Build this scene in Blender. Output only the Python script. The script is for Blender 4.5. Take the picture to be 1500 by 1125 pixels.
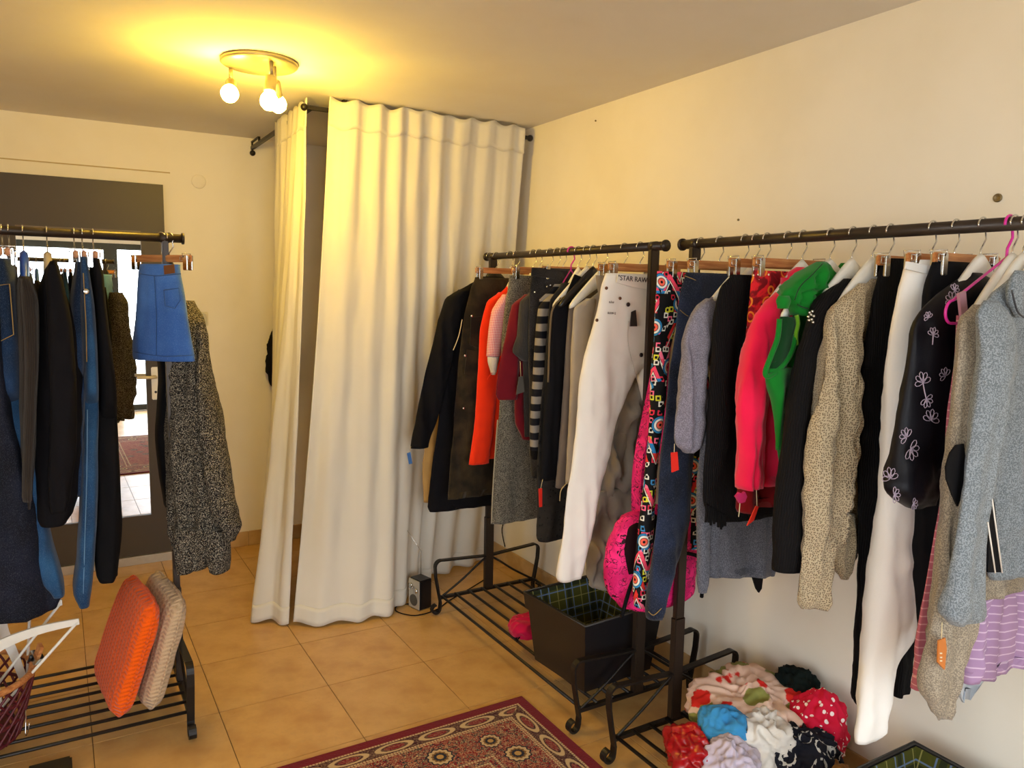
import bpy, bmesh, math, random
from mathutils import Vector, Matrix, noise
from math import sin, cos, pi, radians, sqrt, atan2
random.seed(7)
for o in list(bpy.data.objects): bpy.data.objects.remove(o)
SC = bpy.context.scene; COL = SC.collection

# ------------------------------------------------------------------ camera
F_PX, CX, CY, CAMH = 1126.4, 750.0, 562.5, 1.62
YAW, PITCH, ROLL = radians(30.683), radians(6.794), radians(-1.038)
fwd = Vector((sin(YAW)*cos(PITCH), cos(YAW)*cos(PITCH), -sin(PITCH)))
right = Vector((cos(YAW), -sin(YAW), 0)); down = fwd.cross(right)
r_ = cos(ROLL)*right + sin(ROLL)*down; d_ = -sin(ROLL)*right + cos(ROLL)*down
CAM = Vector((0, 0, CAMH))
cd = bpy.data.cameras.new('camera'); cam = bpy.data.objects.new('camera', cd); COL.objects.link(cam)
cd.sensor_width = 36.0; cd.lens = F_PX/1500*36.0; cd.clip_start = 0.02
m = Matrix((r_, -d_, -fwd)).transposed().to_4x4(); m.translation = CAM; cam.matrix_world = m
SC.camera = cam

# ------------------------------------------------------------------ world, daylight, exposure
W = bpy.data.worlds.new('sky'); SC.world = W; W.use_nodes = True
bg = W.node_tree.nodes['Background']; bg.inputs[0].default_value = (0.86, 0.93, 1.0, 1); bg.inputs[1].default_value = 9.0
SC.view_settings.view_transform = 'Standard'; SC.view_settings.look = 'None'
SC.view_settings.gamma = 1; SC.view_settings.use_curve_mapping = False
SC.view_settings.exposure = 0.0
FRONT_Y, BACK_Y, RIGHT_X, LEFT_X, CEIL = -1.2, 4.9, 2.27, -1.6, 2.51
def portal(loc, rot, sx, sz):       # sampling aid that marks a glazed opening for the sky light; gives no light itself
    l = bpy.data.lights.new('window_portal', 'AREA'); l.shape = 'RECTANGLE'; l.size = sx; l.size_y = sz
    l.cycles.is_portal = True
    o = bpy.data.objects.new('window_portal', l); COL.objects.link(o)
    o.location = loc; o.rotation_euler = rot
portal((.5, FRONT_Y-.03, 1.09), (radians(90), 0, 0), 2.0, 2.1); portal((LEFT_X-.03, -.05, 1.45), (radians(90), 0, radians(-90)), 1.7, 1.5)  # shop front, then the side window added for daylight
BULB_POWER = 285.0; BULB_COL = (1.0, 0.635, 0.065)

# ------------------------------------------------------------------ pixel helpers (a pixel gives a direction only)
def ray(x, y): return r_*((x-CX)/F_PX) + d_*((y-CY)/F_PX) + fwd
def onz(x, y, z=0.0): d = ray(x, y); return CAM + d*((z-CAMH)/d.z)
def ony(x, y, Y): d = ray(x, y); return CAM + d*(Y/d.y)
def onx(x, y, X): d = ray(x, y); return CAM + d*(X/d.x)
def pj(p):
    c = Vector(p)-CAM; z = c.dot(fwd); return (CX+F_PX*c.dot(r_)/z, CY+F_PX*c.dot(d_)/z)

# ------------------------------------------------------------------ node helpers
def lin(h):
    if isinstance(h, str):
        h = h.lstrip('#'); c = [int(h[i:i+2], 16)/255 for i in (0, 2, 4)]
    else: c = h
    return tuple((v/12.92 if v <= .04045 else ((v+.055)/1.055)**2.4) for v in c) + (1.0,)
class NT:
    def __init__(s, name):
        s.mat = bpy.data.materials.new(name); s.mat.use_nodes = True; s.t = s.mat.node_tree; s.n = s.t.nodes
        s.bsdf = s.n['Principled BSDF']; s.out = s.n['Material Output']
        s.co = s.n.new('ShaderNodeTexCoord').outputs['Object']
        sp = s.n.new('ShaderNodeSeparateXYZ'); s.t.links.new(s.co, sp.inputs[0]); s.x, s.y, s.z = [S(s, o) for o in sp.outputs]
    def uv(s):
        n = s.n.new('ShaderNodeUVMap'); sp = s.n.new('ShaderNodeSeparateXYZ'); s.t.links.new(n.outputs[0], sp.inputs[0]); return S(s, sp.outputs[0]), S(s, sp.outputs[1])
    def setin(s, sock, v):
        if isinstance(v, S): v = v.o
        if isinstance(v, (int, float)):
            try: sock.default_value = v
            except Exception: sock.default_value = (v, v, v, 1)[:len(sock.default_value)]
        elif isinstance(v, (tuple, list)): sock.default_value = tuple(v)[:len(sock.default_value)]
        else: s.t.links.new(v, sock)
    def math(s, op, *a):
        n = s.n.new('ShaderNodeMath'); n.operation = op
        for i, v in enumerate(a): s.setin(n.inputs[i], v)
        return S(s, n.outputs[0])
    def vec(s, x, y, z=0.0):
        n = s.n.new('ShaderNodeCombineXYZ')
        for i, v in enumerate((x, y, z)): s.setin(n.inputs[i], v)
        return n.outputs[0]
    def noise(s, scale, detail=3, vec=None, rough=.55, dist=0.0):
        n = s.n.new('ShaderNodeTexNoise'); s.t.links.new(vec or s.co, n.inputs['Vector'])
        n.inputs['Scale'].default_value = scale; n.inputs['Detail'].default_value = detail; n.inputs['Roughness'].default_value = rough
        n.inputs['Distortion'].default_value = dist
        return S(s, n.outputs['Fac'])
    def voro(s, scale, feature='F1', vec=None, out='Distance', rnd=1.0, metric='EUCLIDEAN'):
        n = s.n.new('ShaderNodeTexVoronoi'); n.voronoi_dimensions = '2D' if vec else '3D'; n.feature = feature; n.distance = metric; s.t.links.new(vec or s.co, n.inputs['Vector'])
        n.inputs['Scale'].default_value = scale; n.inputs['Randomness'].default_value = rnd
        return S(s, n.outputs[out]) if out == 'Distance' else n.outputs[out]
    def mix(s, f, a, b):
        n = s.n.new('ShaderNodeMix'); n.data_type = 'RGBA'
        s.setin(n.inputs[0], f); s.setin(n.inputs[6], a); s.setin(n.inputs[7], b); return n.outputs[2]
    def ramp(s, f, stops, const=False):
        n = s.n.new('ShaderNodeValToRGB'); s.setin(n.inputs[0], f); r = n.color_ramp
        if const: r.interpolation = 'CONSTANT'
        while len(r.elements) < len(stops): r.elements.new(0.5)
        for e, (p, c) in zip(r.elements, stops): e.position = p; e.color = lin(c)
        return n.outputs[0]
    def smooth(s, v, lo, hi):
        n = s.n.new('ShaderNodeMapRange'); n.interpolation_type = 'SMOOTHSTEP'
        for i, q in enumerate((v, lo, hi, 0.0, 1.0)): s.setin(n.inputs[i], q)
        return S(s, n.outputs[0])
    def bump(s, h, strength=.3, dist=.002):
        n = s.n.new('ShaderNodeBump'); n.inputs['Strength'].default_value = strength; n.inputs['Distance'].default_value = dist
        s.setin(n.inputs['Height'], h); s.t.links.new(n.outputs[0], s.bsdf.inputs['Normal'])
    def done(s, col, rough=.85, metal=0.0, spec=.3, sheen=0.0):
        s.setin(s.bsdf.inputs['Base Color'], col if not isinstance(col, str) else lin(col))
        s.setin(s.bsdf.inputs['Roughness'], rough); s.bsdf.inputs['Metallic'].default_value = metal
        s.bsdf.inputs['Specular IOR Level'].default_value = spec; s.bsdf.inputs['Sheen Weight'].default_value = sheen
        return s.mat
class S:
    def __init__(s, nt, o): s.nt, s.o = nt, o
    def __add__(a, b): return a.nt.math('ADD', a, b)
    __radd__ = __add__
    def __sub__(a, b): return a.nt.math('SUBTRACT', a, b)
    def __rsub__(a, b): return a.nt.math('SUBTRACT', b, a)
    def __mul__(a, b): return a.nt.math('MULTIPLY', a, b)
    __rmul__ = __mul__
    def __truediv__(a, b): return a.nt.math('DIVIDE', a, b)
    def __lt__(a, b): return a.nt.math('LESS_THAN', a, b)
    def __gt__(a, b): return a.nt.math('GREATER_THAN', a, b)
    def abs(a): return a.nt.math('ABSOLUTE', a)
    def fract(a): return a.nt.math('FRACT', a)
    def sin(a): return a.nt.math('SINE', a)
    def min(a, b): return a.nt.math('MINIMUM', a, b)
    def max(a, b): return a.nt.math('MAXIMUM', a, b)
    def sqrt(a): return a.nt.math('SQRT', a)
    def floor(a): return a.nt.math('FLOOR', a)
    def pingpong(a, b): return a.nt.math('PINGPONG', a, b)
def hexmix(a, b, t):
    f = lambda h: [int(h.lstrip('#')[i:i+2], 16) for i in (0, 2, 4)]
    return '#%02x%02x%02x' % tuple(max(0, min(255, int(p+(q-p)*t))) for p, q in zip(f(a), f(b)))
MATS = {}
def fabric(name, c, c2=None, kind='plain', rough=.9, sheen=.15):
    if name in MATS: return MATS[name]
    t = NT(name); c2 = c2 or hexmix(c, '#000000', .25); ux, uy = t.uv()
    if sum(lin(c)[:3]) < .06: sheen = 0.0
    if kind == 'denim':
        w = t.noise(900, 2, t.vec(t.x*1.0, t.y*1.0, t.z*0.25)); fade = t.noise(5, 3)
        base = t.mix(t.smooth(fade, .35, .7), lin(c2), lin(c)); col = t.mix(t.smooth(w, .5, .75)*.35, base, lin(hexmix(c, '#ffffff', .35)))
        t.bump(w, .25, .001)
    elif kind == 'knit':
        v = t.voro(190, vec=t.vec(ux, uy*.85), rnd=.7); n = t.noise(14, 3)
        col = t.mix(t.smooth(v, .18, .36), lin(c2), lin(c)); col = t.mix(n*.3, col, lin(hexmix(c, c2, .5))); t.bump(t.smooth(v, .15, .5), .5, .003)
    elif kind == 'tweed':
        n = t.noise(330, 2); n2 = t.noise(40, 3)
        col = t.mix(t.smooth(n+(n2-.5)*.15, .4, .62), lin(c2), lin(c)); t.bump(n, .3, .0015)
    elif kind == 'rib':
        s = (ux*1000.0).sin(); n = t.noise(20)
        col = t.mix((s*.5+.5)*.5+n*.3, lin(c2), lin(c)); t.bump(s, .5, .0015)
    elif kind == 'cord':
        s = (ux*1300.0).sin(); n = t.noise(11, 4)
        col = t.mix(t.smooth(n, .35, .7), lin(c2), lin(c)); t.bump(s, .3, .001)
    else:
        n = t.noise(9, 4); f = t.noise(700, 1)
        col = t.mix(n*.8, lin(c2), lin(c)); t.bump(f+n*.5, .12, .001)
    MATS[name] = t.done(col, rough, 0, .2, sheen); return MATS[name]
def solid(name, c, rough=.5, metal=0.0, spec=.5, noisy=.1):
    if name in MATS: return MATS[name]
    t = NT(name); n = t.noise(35, 4)
    MATS[name] = t.done(t.mix(n*noisy*2, lin(c), lin(hexmix(c, '#000000', .5))), rough, metal, spec); return MATS[name]
CHROME = solid('chrome', '#d8d8d6', .18, 1.0)
IRON = solid('black_iron', '#221d19', .42, 0.3, .5)
WHITEP = solid('white_plastic', '#efece2', .35)
STRING = solid('tag_string', '#d9c79c', .8)

# ------------------------------------------------------------------ object helpers
def link(name, me, mat, parent=None, smooth=True):
    o = bpy.data.objects.new(name, me); COL.objects.link(o)
    if mat: me.materials.append(mat)
    if smooth: me.shade_smooth()
    if parent: o.parent = parent
    return o
def mesh(name, vs, fs, mat, parent=None, smooth=True, uvs=None):
    me = bpy.data.meshes.new(name); me.from_pydata([tuple(v) for v in vs], [], fs); me.update()
    if uvs:
        ul = me.uv_layers.new(name='UVMap'); ids = [0]*len(me.loops); me.loops.foreach_get('vertex_index', ids)
        ul.data.foreach_set('uv', [c for i in ids for c in (uvs[i] if i < len(uvs) else (0., 0.))])
    return link(name, me, mat, parent, smooth)
def bobj(name, bm, mat, parent=None, smooth=False):
    me = bpy.data.meshes.new(name); bmesh.ops.recalc_face_normals(bm, faces=bm.faces); bm.to_mesh(me); bm.free(); return link(name, me, mat, parent, smooth)
def tag(o, label=None, cat=None, group=None, kind=None):
    for k, v in (('label', label), ('category', cat), ('group', group), ('kind', kind)):
        if v: o[k] = v
    return o
def empty(name, loc, rz=0.0):
    o = bpy.data.objects.new(name, None); COL.objects.link(o); o.location = loc; o.rotation_euler = (0, 0, rz); o.empty_display_size = .05; return o
def box(bm, x0, x1, y0, y1, z0, z1, bev=0.0):
    r = bmesh.ops.create_cube(bm, size=1); vs = r['verts']
    for v in vs: v.co = Vector((x0+(v.co.x+.5)*(x1-x0), y0+(v.co.y+.5)*(y1-y0), z0+(v.co.z+.5)*(z1-z0)))
    if bev: bmesh.ops.bevel(bm, geom=list({e for v in vs for e in v.link_edges}), offset=bev, segments=2, affect='EDGES')
def boxo(name, b, mat, parent=None, bev=0.0):
    bm = bmesh.new(); box(bm, *b, bev); return bobj(name, bm, mat, parent)
def sweep(name, pts, prof, mat, parent=None, closed=False, up=None, smooth=True, taper=None):
    """prof: radius (round) or (w,h) rectangle; pts polyline."""
    pts = [Vector(p) for p in pts]; n = len(pts)
    if isinstance(prof, tuple): w, h = prof; ring = [(-w/2, -h/2), (w/2, -h/2), (w/2, h/2), (-w/2, h/2)]; smooth = False
    else: k = 8 if prof < .008 else 14; ring = [(prof*cos(2*pi*i/k), prof*sin(2*pi*i/k)) for i in range(k)]
    k = len(ring); vs = []; fs = []; pn = None
    for i, p in enumerate(pts):
        a = pts[(i-1) % n] if (i or closed) else p; b = pts[(i+1) % n] if (i < n-1 or closed) else p
        t = (b-a).normalized()
        if up is not None: s = t.cross(Vector(up)).normalized()
        elif pn is None:
            ref = Vector((0, 0, 1)) if abs(t.z) < .9 else Vector((1, 0, 0)); s = t.cross(ref).normalized()
        else: s = (pn - t*pn.dot(t)).normalized()
        pn = s; q = s.cross(t); sc = taper(i/(n-1)) if taper else 1
        vs += [p + s*(x*sc) + q*(y*sc) for x, y in ring]
    for i in range(n if closed else n-1):
        j = (i+1) % n
        for e in range(k): f = (e+1) % k; fs.append((i*k+e, i*k+f, j*k+f, j*k+e))
    if not closed: fs += [tuple(range(k))[::-1], tuple(range((n-1)*k, n*k))]
    return mesh(name, vs, fs, mat, parent, smooth)
def arc(c, r, a0, a1, n, ax=0, ay=2):
    out = []
    for i in range(n+1):
        a = a0+(a1-a0)*i/n; p = list(c); p[ax] += r*cos(a); p[ay] += r*sin(a); out.append(tuple(p))
    return out
def smoothpath(pts, n=6):
    pts = [Vector(p) for p in pts]; out = []
    for i in range(len(pts)-1):
        p0, p1, p2, p3 = pts[max(i-1, 0)], pts[i], pts[i+1], pts[min(i+2, len(pts)-1)]
        for k in range(n):
            t = k/n; out.append(.5*((2*p1)+(p2-p0)*t+(2*p0-5*p1+4*p2-p3)*t*t+(3*p1-p0-3*p2+p3)*t*t*t))
    return out+[pts[-1]]
def lathe(bm, prof, k=24, mtx=None):
    rings = []
    for r, z in prof: rings.append([bm.verts.new((mtx or Matrix()) @ Vector((r*cos(2*pi*i/k), r*sin(2*pi*i/k), z))) for i in range(k)])
    for a, b in zip(rings, rings[1:]):
        for i in range(k): bm.faces.new((a[i], a[(i+1) % k], b[(i+1) % k], b[i]))
    bm.faces.new(rings[0][::-1]); bm.faces.new(rings[-1])

# ================================================================== THE SETTING
def wallmat(name, c):
    t = NT(name); n = t.noise(2.2, 4); f = t.noise(160, 2)
    t.bump(f+n, .05, .002); return t.done(t.mix(t.smooth(n, .35, .75)*.5, lin(c), lin(hexmix(c, '#d8c9a8', .35))), .9, 0, .2)
WALL = wallmat('wall_paint', '#f5eddc'); CEILM = wallmat('ceiling_paint', '#e9e4de')
def struct(o): o['kind'] = 'structure'; return o
T = .15
struct(boxo('wall_right', (RIGHT_X, RIGHT_X+T, FRONT_Y-T, BACK_Y+T, -.05, CEIL+.1), WALL))
struct(boxo('wall_left', (LEFT_X-T, LEFT_X, .8, BACK_Y+T, -.05, CEIL+.1), WALL)); struct(boxo('wall_left_corner', (LEFT_X-T, LEFT_X, FRONT_Y-T, -.9, -.05, CEIL+.1), WALL))
struct(boxo('wall_left_sill', (LEFT_X-T, LEFT_X, -.9, .8, -.05, .7), WALL)); struct(boxo('wall_left_lintel', (LEFT_X-T, LEFT_X, -.9, .8, 2.2, CEIL+.1), WALL))  # wall pieces around the opening of the added side window
struct(boxo('wall_back', (LEFT_X, RIGHT_X, BACK_Y, BACK_Y+T, -.05, CEIL+.1), WALL))
struct(boxo('ceiling', (LEFT_X-T, RIGHT_X+T, FRONT_Y-T, BACK_Y+T, CEIL, CEIL+.12), CEILM))
# floor: grout bed with single tiles
t = NT('grout'); GROUT = t.done(t.mix(t.noise(60), lin('#7a6244'), lin('#5d4a34')), .9)
floor = struct(boxo('floor', (LEFT_X-T, RIGHT_X+T, FRONT_Y-T, BACK_Y+T, -.08, -.003), GROUT))
t = NT('floor_tile'); n1 = t.noise(7, 5); n2 = t.noise(38, 4, dist=1.0); oi = t.n.new('ShaderNodeObjectInfo').outputs['Random']
col = t.mix(t.smooth(n1, .3, .75), lin('#cfa565'), lin('#b8894a')); col = t.mix(t.smooth(n2, .52, .7)*.35, col, lin('#bb9866'))
col = t.mix(S(t, oi)*.14, col, lin('#c9a873')); t.bump(n2, .03, .001); TILE = t.done(col, t.smooth(n2, .2, .9)*.15+.27, 0, .5)
TS = .4265; tile_cache = {}
def tile_piece(x0, x1, y0, y1):
    g = .0013; w, d = round(x1-x0-2*g, 4), round(y1-y0-2*g, 4)
    if w < .01 or d < .01: return
    if (w, d) not in tile_cache:
        bm = bmesh.new(); box(bm, 0, w, 0, d, -.006, 0, .0012); me = bpy.data.meshes.new('tile'); bm.to_mesh(me); bm.free(); me.materials.append(TILE); tile_cache[(w, d)] = me
    o = bpy.data.objects.new('tile', tile_cache[(w, d)]); COL.objects.link(o); o.location = (x0+g, y0+g, 0); o.parent = floor
gx = [LEFT_X] + [0.045+TS*k for k in range(-4, 6) if LEFT_X+.02 < 0.045+TS*k < RIGHT_X-.02] + [RIGHT_X]
gy = [FRONT_Y] + [2.5235+TS*k for k in range(-9, 7) if FRONT_Y+.02 < 2.5235+TS*k < BACK_Y-.02] + [BACK_Y]
for a, b in zip(gx, gx[1:]):
    for c, d in zip(gy, gy[1:]): tile_piece(a, b, c, d)
# tiled baseboards
t = NT('skirting_tile'); n1 = t.noise(9, 5); SKIRT = t.done(t.mix(t.smooth(n1, .3, .75), lin('#cfae7a'), lin('#b8935f')), .35)
def skirting(name, x0, x1, y0, y1, along):
    root = struct(boxo(name, (x0, x1, y0, y1, 0, .088), GROUT)); s0, s1 = (x0, x1) if along == 'x' else (y0, y1); s = s0
    while s < s1-.01:
        e = min(s+TS, s1)
        b = (s+.001, e-.001, y0-.004, y1, 0.001, .092) if along == 'x' else (x0-.004, x1, s+.001, e-.001, 0.001, .092)
        boxo('tile', b, SKIRT, root, .0015); s = e
skirting('baseboard_back', .56, RIGHT_X, BACK_Y-.006, BACK_Y, 'x')
skirting('baseboard_right', RIGHT_X-.006, RIGHT_X, FRONT_Y, BACK_Y, 'y')
# mirrored door in the back wall
BROWN = solid('dark_brown_paint', '#463b2a', .45, 0, .4, .05)
door = struct(empty('door_1', (0, 0, 0)))
DX0, DX1, DZ1, PX0, PX1, PZ0, PZ1 = -.28, .556, 2.19, -.164, .432, .285, 1.925
boxo('stile', (PX1, DX1, 4.855, 4.9, .05, PZ1), BROWN, door); boxo('stile', (DX0, PX0, 4.855, 4.9, .05, PZ1), BROWN, door)
boxo('top_rail', (DX0, DX1, 4.855, 4.9, PZ1, DZ1), BROWN, door); boxo('bottom_rail', (PX0, PX1, 4.855, 4.9, .05, PZ0), BROWN, door)
boxo('threshold', (DX0, DX1, 4.83, 4.9, 0, .05), solid('brushed_aluminium', '#b7aa93', .35, .8), door, .004)
t = NT('mirror_glass'); MIRROR = t.done((.9, .92, .93, 1), .01, 1.0)
o = boxo('mirror_pane', (-(PX1-PX0)/2, (PX1-PX0)/2, -.004, .004, PZ0-.005, PZ1+.005), MIRROR, door); o.location = ((PX0+PX1)/2, 4.872, 0); o.rotation_euler = (0, 0, radians(.35))
TRIMG = solid('glazing_bead', '#6b5a3c', .4)
boxo('glazing_bead', (PX0, PX1, 4.85, 4.862, PZ1-.012, PZ1), TRIMG, door)
hp = boxo('handle_plate', (.458, .498, 4.846, 4.856, .965, 1.155), solid('cream_metal', '#e8dcc0', .3, .2), door, .004)
sweep('lever', [(.478, 4.85, 1.1), (.478, 4.81, 1.1), (.465, 4.80, 1.1), (.38, 4.80, 1.102)], .009, solid('cream_metal', ''), hp)
bm = bmesh.new(); lathe(bm, [(.007, -.001), (.007, .002)], 12, Matrix.Translation((.478, 4.8455, 1.01)) @ Matrix.Rotation(radians(90), 4, 'X'))
bobj('keyhole', bm, solid('keyhole_black', '#15110d'), hp)
trim = struct(boxo('trim_1', (DX0-.3, .60, 4.894, 4.9, 2.262, 2.268), solid('edge_shadow_line', '#cdb583', .8)))  # thin lip above the door, its shadow line put into the darker colour
# shop front behind the camera, seen in the mirror
SLATE = solid('slate_frame', '#3b4243', .4)
struct(boxo('wall_front', (LEFT_X, RIGHT_X, FRONT_Y-T, FRONT_Y, 2.14, CEIL), WALL))
struct(boxo('wall_front_side', (LEFT_X, -.5, FRONT_Y-T, FRONT_Y, -.05, 2.14), WALL)); struct(boxo('wall_front_end', (1.5, RIGHT_X, FRONT_Y-T, FRONT_Y, -.05, 2.14), WALL))
tg = NT('clear_glass'); tr = tg.n.new('ShaderNodeBsdfTransparent'); gl = tg.n.new('ShaderNodeBsdfGlossy'); gl.inputs['Roughness'].default_value = .02
mx = tg.n.new('ShaderNodeMixShader'); mx.inputs[0].default_value = .06; tg.t.links.new(tr.outputs[0], mx.inputs[1]); tg.t.links.new(gl.outputs[0], mx.inputs[2]); tg.t.links.new(mx.outputs[0], tg.out.inputs[0]); GLASS = tg.mat
def glazed(name, x0, x1, z0, z1, fw=.06):
    r = struct(empty(name, (0, 0, 0))); y0, y1 = FRONT_Y-.1, FRONT_Y-.04
    for b in ((x0, x0+fw, z0, z1), (x1-fw, x1, z0, z1), (x0+fw, x1-fw, z0, z0+fw), (x0+fw, x1-fw, z1-fw, z1)):
        boxo('frame', (b[0], b[1], y0, y1, b[2], b[3]), SLATE, r)
    boxo('pane', (x0+fw, x1-fw, FRONT_Y-.074, FRONT_Y-.068, z0+fw, z1-fw), GLASS, r); return r
glazed('window_1', -.5, .70, 0.02, 2.14, .08)
w2 = struct(empty('added_window', (0, 0, 0))); xa, xb = LEFT_X-.1, LEFT_X-.04  # unseen side window, added to bring daylight onto the near right wall
for b in ((-.9, -.83, .7, 2.2), (.73, .8, .7, 2.2), (-.83, .73, .7, .77), (-.83, .73, 2.13, 2.2), (-.08, -.02, .77, 2.13)): boxo('frame', (xa, xb, b[0], b[1], b[2], b[3]), SLATE, w2)
for b in ((-.83, -.08), (-.02, .73)): boxo('pane', (LEFT_X-.074, LEFT_X-.068, b[0], b[1], .77, 2.13), GLASS, w2)
d2 = glazed('door_2', .70, 1.5, 0.01, 2.14, .075)
sweep('pull_handle', smoothpath([(.80, FRONT_Y-.04, .86), (.80, FRONT_Y+.04, .87), (.80, FRONT_Y+.05, .95), (.80, FRONT_Y+.05, 1.2), (.80, FRONT_Y+.04, 1.28), (.80, FRONT_Y-.04, 1.29)]), .013, SLATE, d2)
tp = NT('pavement_stone'); PAVE = tp.done(tp.mix(tp.noise(6, 5), lin('#b5aea2'), lin('#8f897f')), .9)
struct(boxo('pavement', (-9, 9, -9, 6, -.12, -.081), PAVE))

# light switch and round cover on the back wall
SWM = solid('switch_plastic', '#eadfb6', .4)
sw = empty('light_switch', (.742, 4.9, 1.43)); tag(sw, 'cream double light switch on the wall beside the mirrored door', 'light switch')
boxo('plate', (-.042, .042, -.010, 0, -.042, .042), SWM, sw, .004)
for s in (-1, 1): boxo('rocker', (s*.0165-.0145, s*.0165+.0145, -.015, -.009, -.028, .028), SWM, sw, .003)
bm = bmesh.new(); lathe(bm, [(.040, 0), (.040, .006), (.036, .009), (.02, .010)], 28, Matrix.Rotation(radians(90), 4, 'X'))
o = bobj('junction_cover', bm, WALL, None, True); o.location = (.753, 4.9, 2.23); tag(o, 'round blanking cover painted over on the wall right of the mirrored door', 'cover plate')
for i, (p, lb) in enumerate((((1462, 290), 'brass eyelet plug in the bare wall above the pink wire hanger'), ((1082, 322), 'small screw in the wall above the red patterned skirt'), ((873, 177), 'small nail hole plug high on the wall near the curtain'))):
    q = onx(p[0], p[1], RIGHT_X); s = 1.0 if i == 0 else .35; bm = bmesh.new()
    lathe(bm, [(.012*s, 0), (.012*s, .004), (.008*s, .006), (.006*s, .003), (.002*s, .003)], 18, Matrix.Rotation(radians(-90), 4, 'Y'))
    o = bobj('wall_plug', bm, solid('aged_brass', '#8d7a55', .4, .6), None, True); o.location = (RIGHT_X, q.y, q.z); tag(o, lb, 'wall plug')

# ------------------------------------------------------------------ ceiling lamp
NICKEL = solid('satin_nickel', '#9d927c', .4, .6)
lamp = empty('ceiling_lamp', (.738, 3.245, CEIL)); tag(lamp, 'round satin metal ceiling lamp with three lit bulbs on swivel arms', 'ceiling lamp')
bm = bmesh.new(); lathe(bm, [(.147, 0), (.147, -.014), (.140, -.02), (.05, -.023), (.0, -.023)][:4], 48); bobj('base_plate', bm, NICKEL, lamp, True)
te = NT('lit_bulb'); em = te.n.new('ShaderNodeEmission'); em.inputs[0].default_value = BULB_COL+(1,); em.inputs[1].default_value = BULB_POWER; te.t.links.new(em.outputs[0], te.out.inputs[0]); BULB = te.mat
for st, bp in (((338, 100), ony(335, 148, 3.20)), ((397, 90), ony(395, 138, 3.13)), ((402, 98), ony(409, 165, 3.30))):
    L = lamp.location; q = onz(st[0], st[1], CEIL-.023)-L; b = bp-L; b = Vector(b); top = q+Vector((0, 0, -.055)); ax = (b-top).normalized()
    arm = sweep('swivel_arm', [q, top], .008, NICKEL, lamp)
    rot = Vector((0, 0, 1)).rotation_difference(ax).to_matrix().to_4x4()
    bm = bmesh.new(); lathe(bm, [(.017, 0), (.021, .004), (.022, .055), (.024, .062), (.02, .062)], 24, Matrix.Translation(top) @ rot); bobj('lamp_holder', bm, NICKEL, arm, True)
    bm = bmesh.new(); c = top+ax*.098; mt = Matrix.Translation(c) @ rot
    lathe(bm, [(.012, -.036), (.02, -.03), (.031, -.012), (.034, .004), (.030, .02), (.018, .033), (.004, .037)], 20, mt); bobj('bulb', bm, BULB, arm, True)

# ------------------------------------------------------------------ fitting room: rails and curtains
RZ = 2.452
cr = empty('curtain_rail', (1.06, 3.66, RZ)); tag(cr, 'black square steel rail on ceiling brackets carrying the white fitting room curtains', 'curtain rail')
sweep('cross_rail', [(-.02, 0, 0), (1.185, 0, 0)], (.018, .018), IRON, cr)
sweep('side_rail', [(0, -.01, 0), (0, 1.235, 0)], (.018, .018), IRON, cr)
for x in (.16, .98): sweep('ceiling_bracket', [(x, .0, 0), (x, .0, .056)], (.03, .018), IRON, cr)
wb = sweep('wall_bracket', [(0, 1.235, -.045), (0, 1.235, .04)], (.024, .008), IRON, cr); sweep('strut', [(0, 1.235, .036), (0, 1.05, .036), (0, 1.04, .0)], (.014, .006), IRON, wb)
for p, ax in (((-.03, 0, 0), 'X'), ((1.197, 0, 0), 'X'), ((0, 1.225, -.03), 'Z')):
    bm = bmesh.new(); bmesh.ops.create_uvsphere(bm, u_segments=14, v_segments=10, radius=.017, matrix=Matrix.Translation(p)); bobj('end_knob', bm, IRON, cr, True)
tc = NT('white_curtain_cotton'); nn = tc.noise(420, 2); n3 = tc.noise(6, 4); tc.bump(nn+n3*.6, .12, .001)
cc = tc.mix(n3*.5, lin('#f1ecdf'), lin('#e6decb')); tc.done(cc, .95, 0, .1, .1)
trn = tc.n.new('ShaderNodeBsdfTranslucent'); tc.t.links.new(cc, trn.inputs[0]); ms = tc.n.new('ShaderNodeMixShader'); ms.inputs[0].default_value = .22
tc.t.links.new(tc.bsdf.outputs[0], ms.inputs[1]); tc.t.links.new(trn.outputs[0], ms.inputs[2]); tc.t.links.new(ms.outputs[0], tc.out.inputs[0]); CURT = tc.mat
def along(poly, t):
    poly = [Vector((p[0], p[1], 0)) for p in poly]; L = [(b-a).length for a, b in zip(poly, poly[1:])]; s = t*sum(L)
    for i, l in enumerate(L):
        if s <= l or i == len(L)-1: return poly[i].lerp(poly[i+1], max(0, min(1, s/max(l, 1e-6))))
        s -= l
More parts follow.
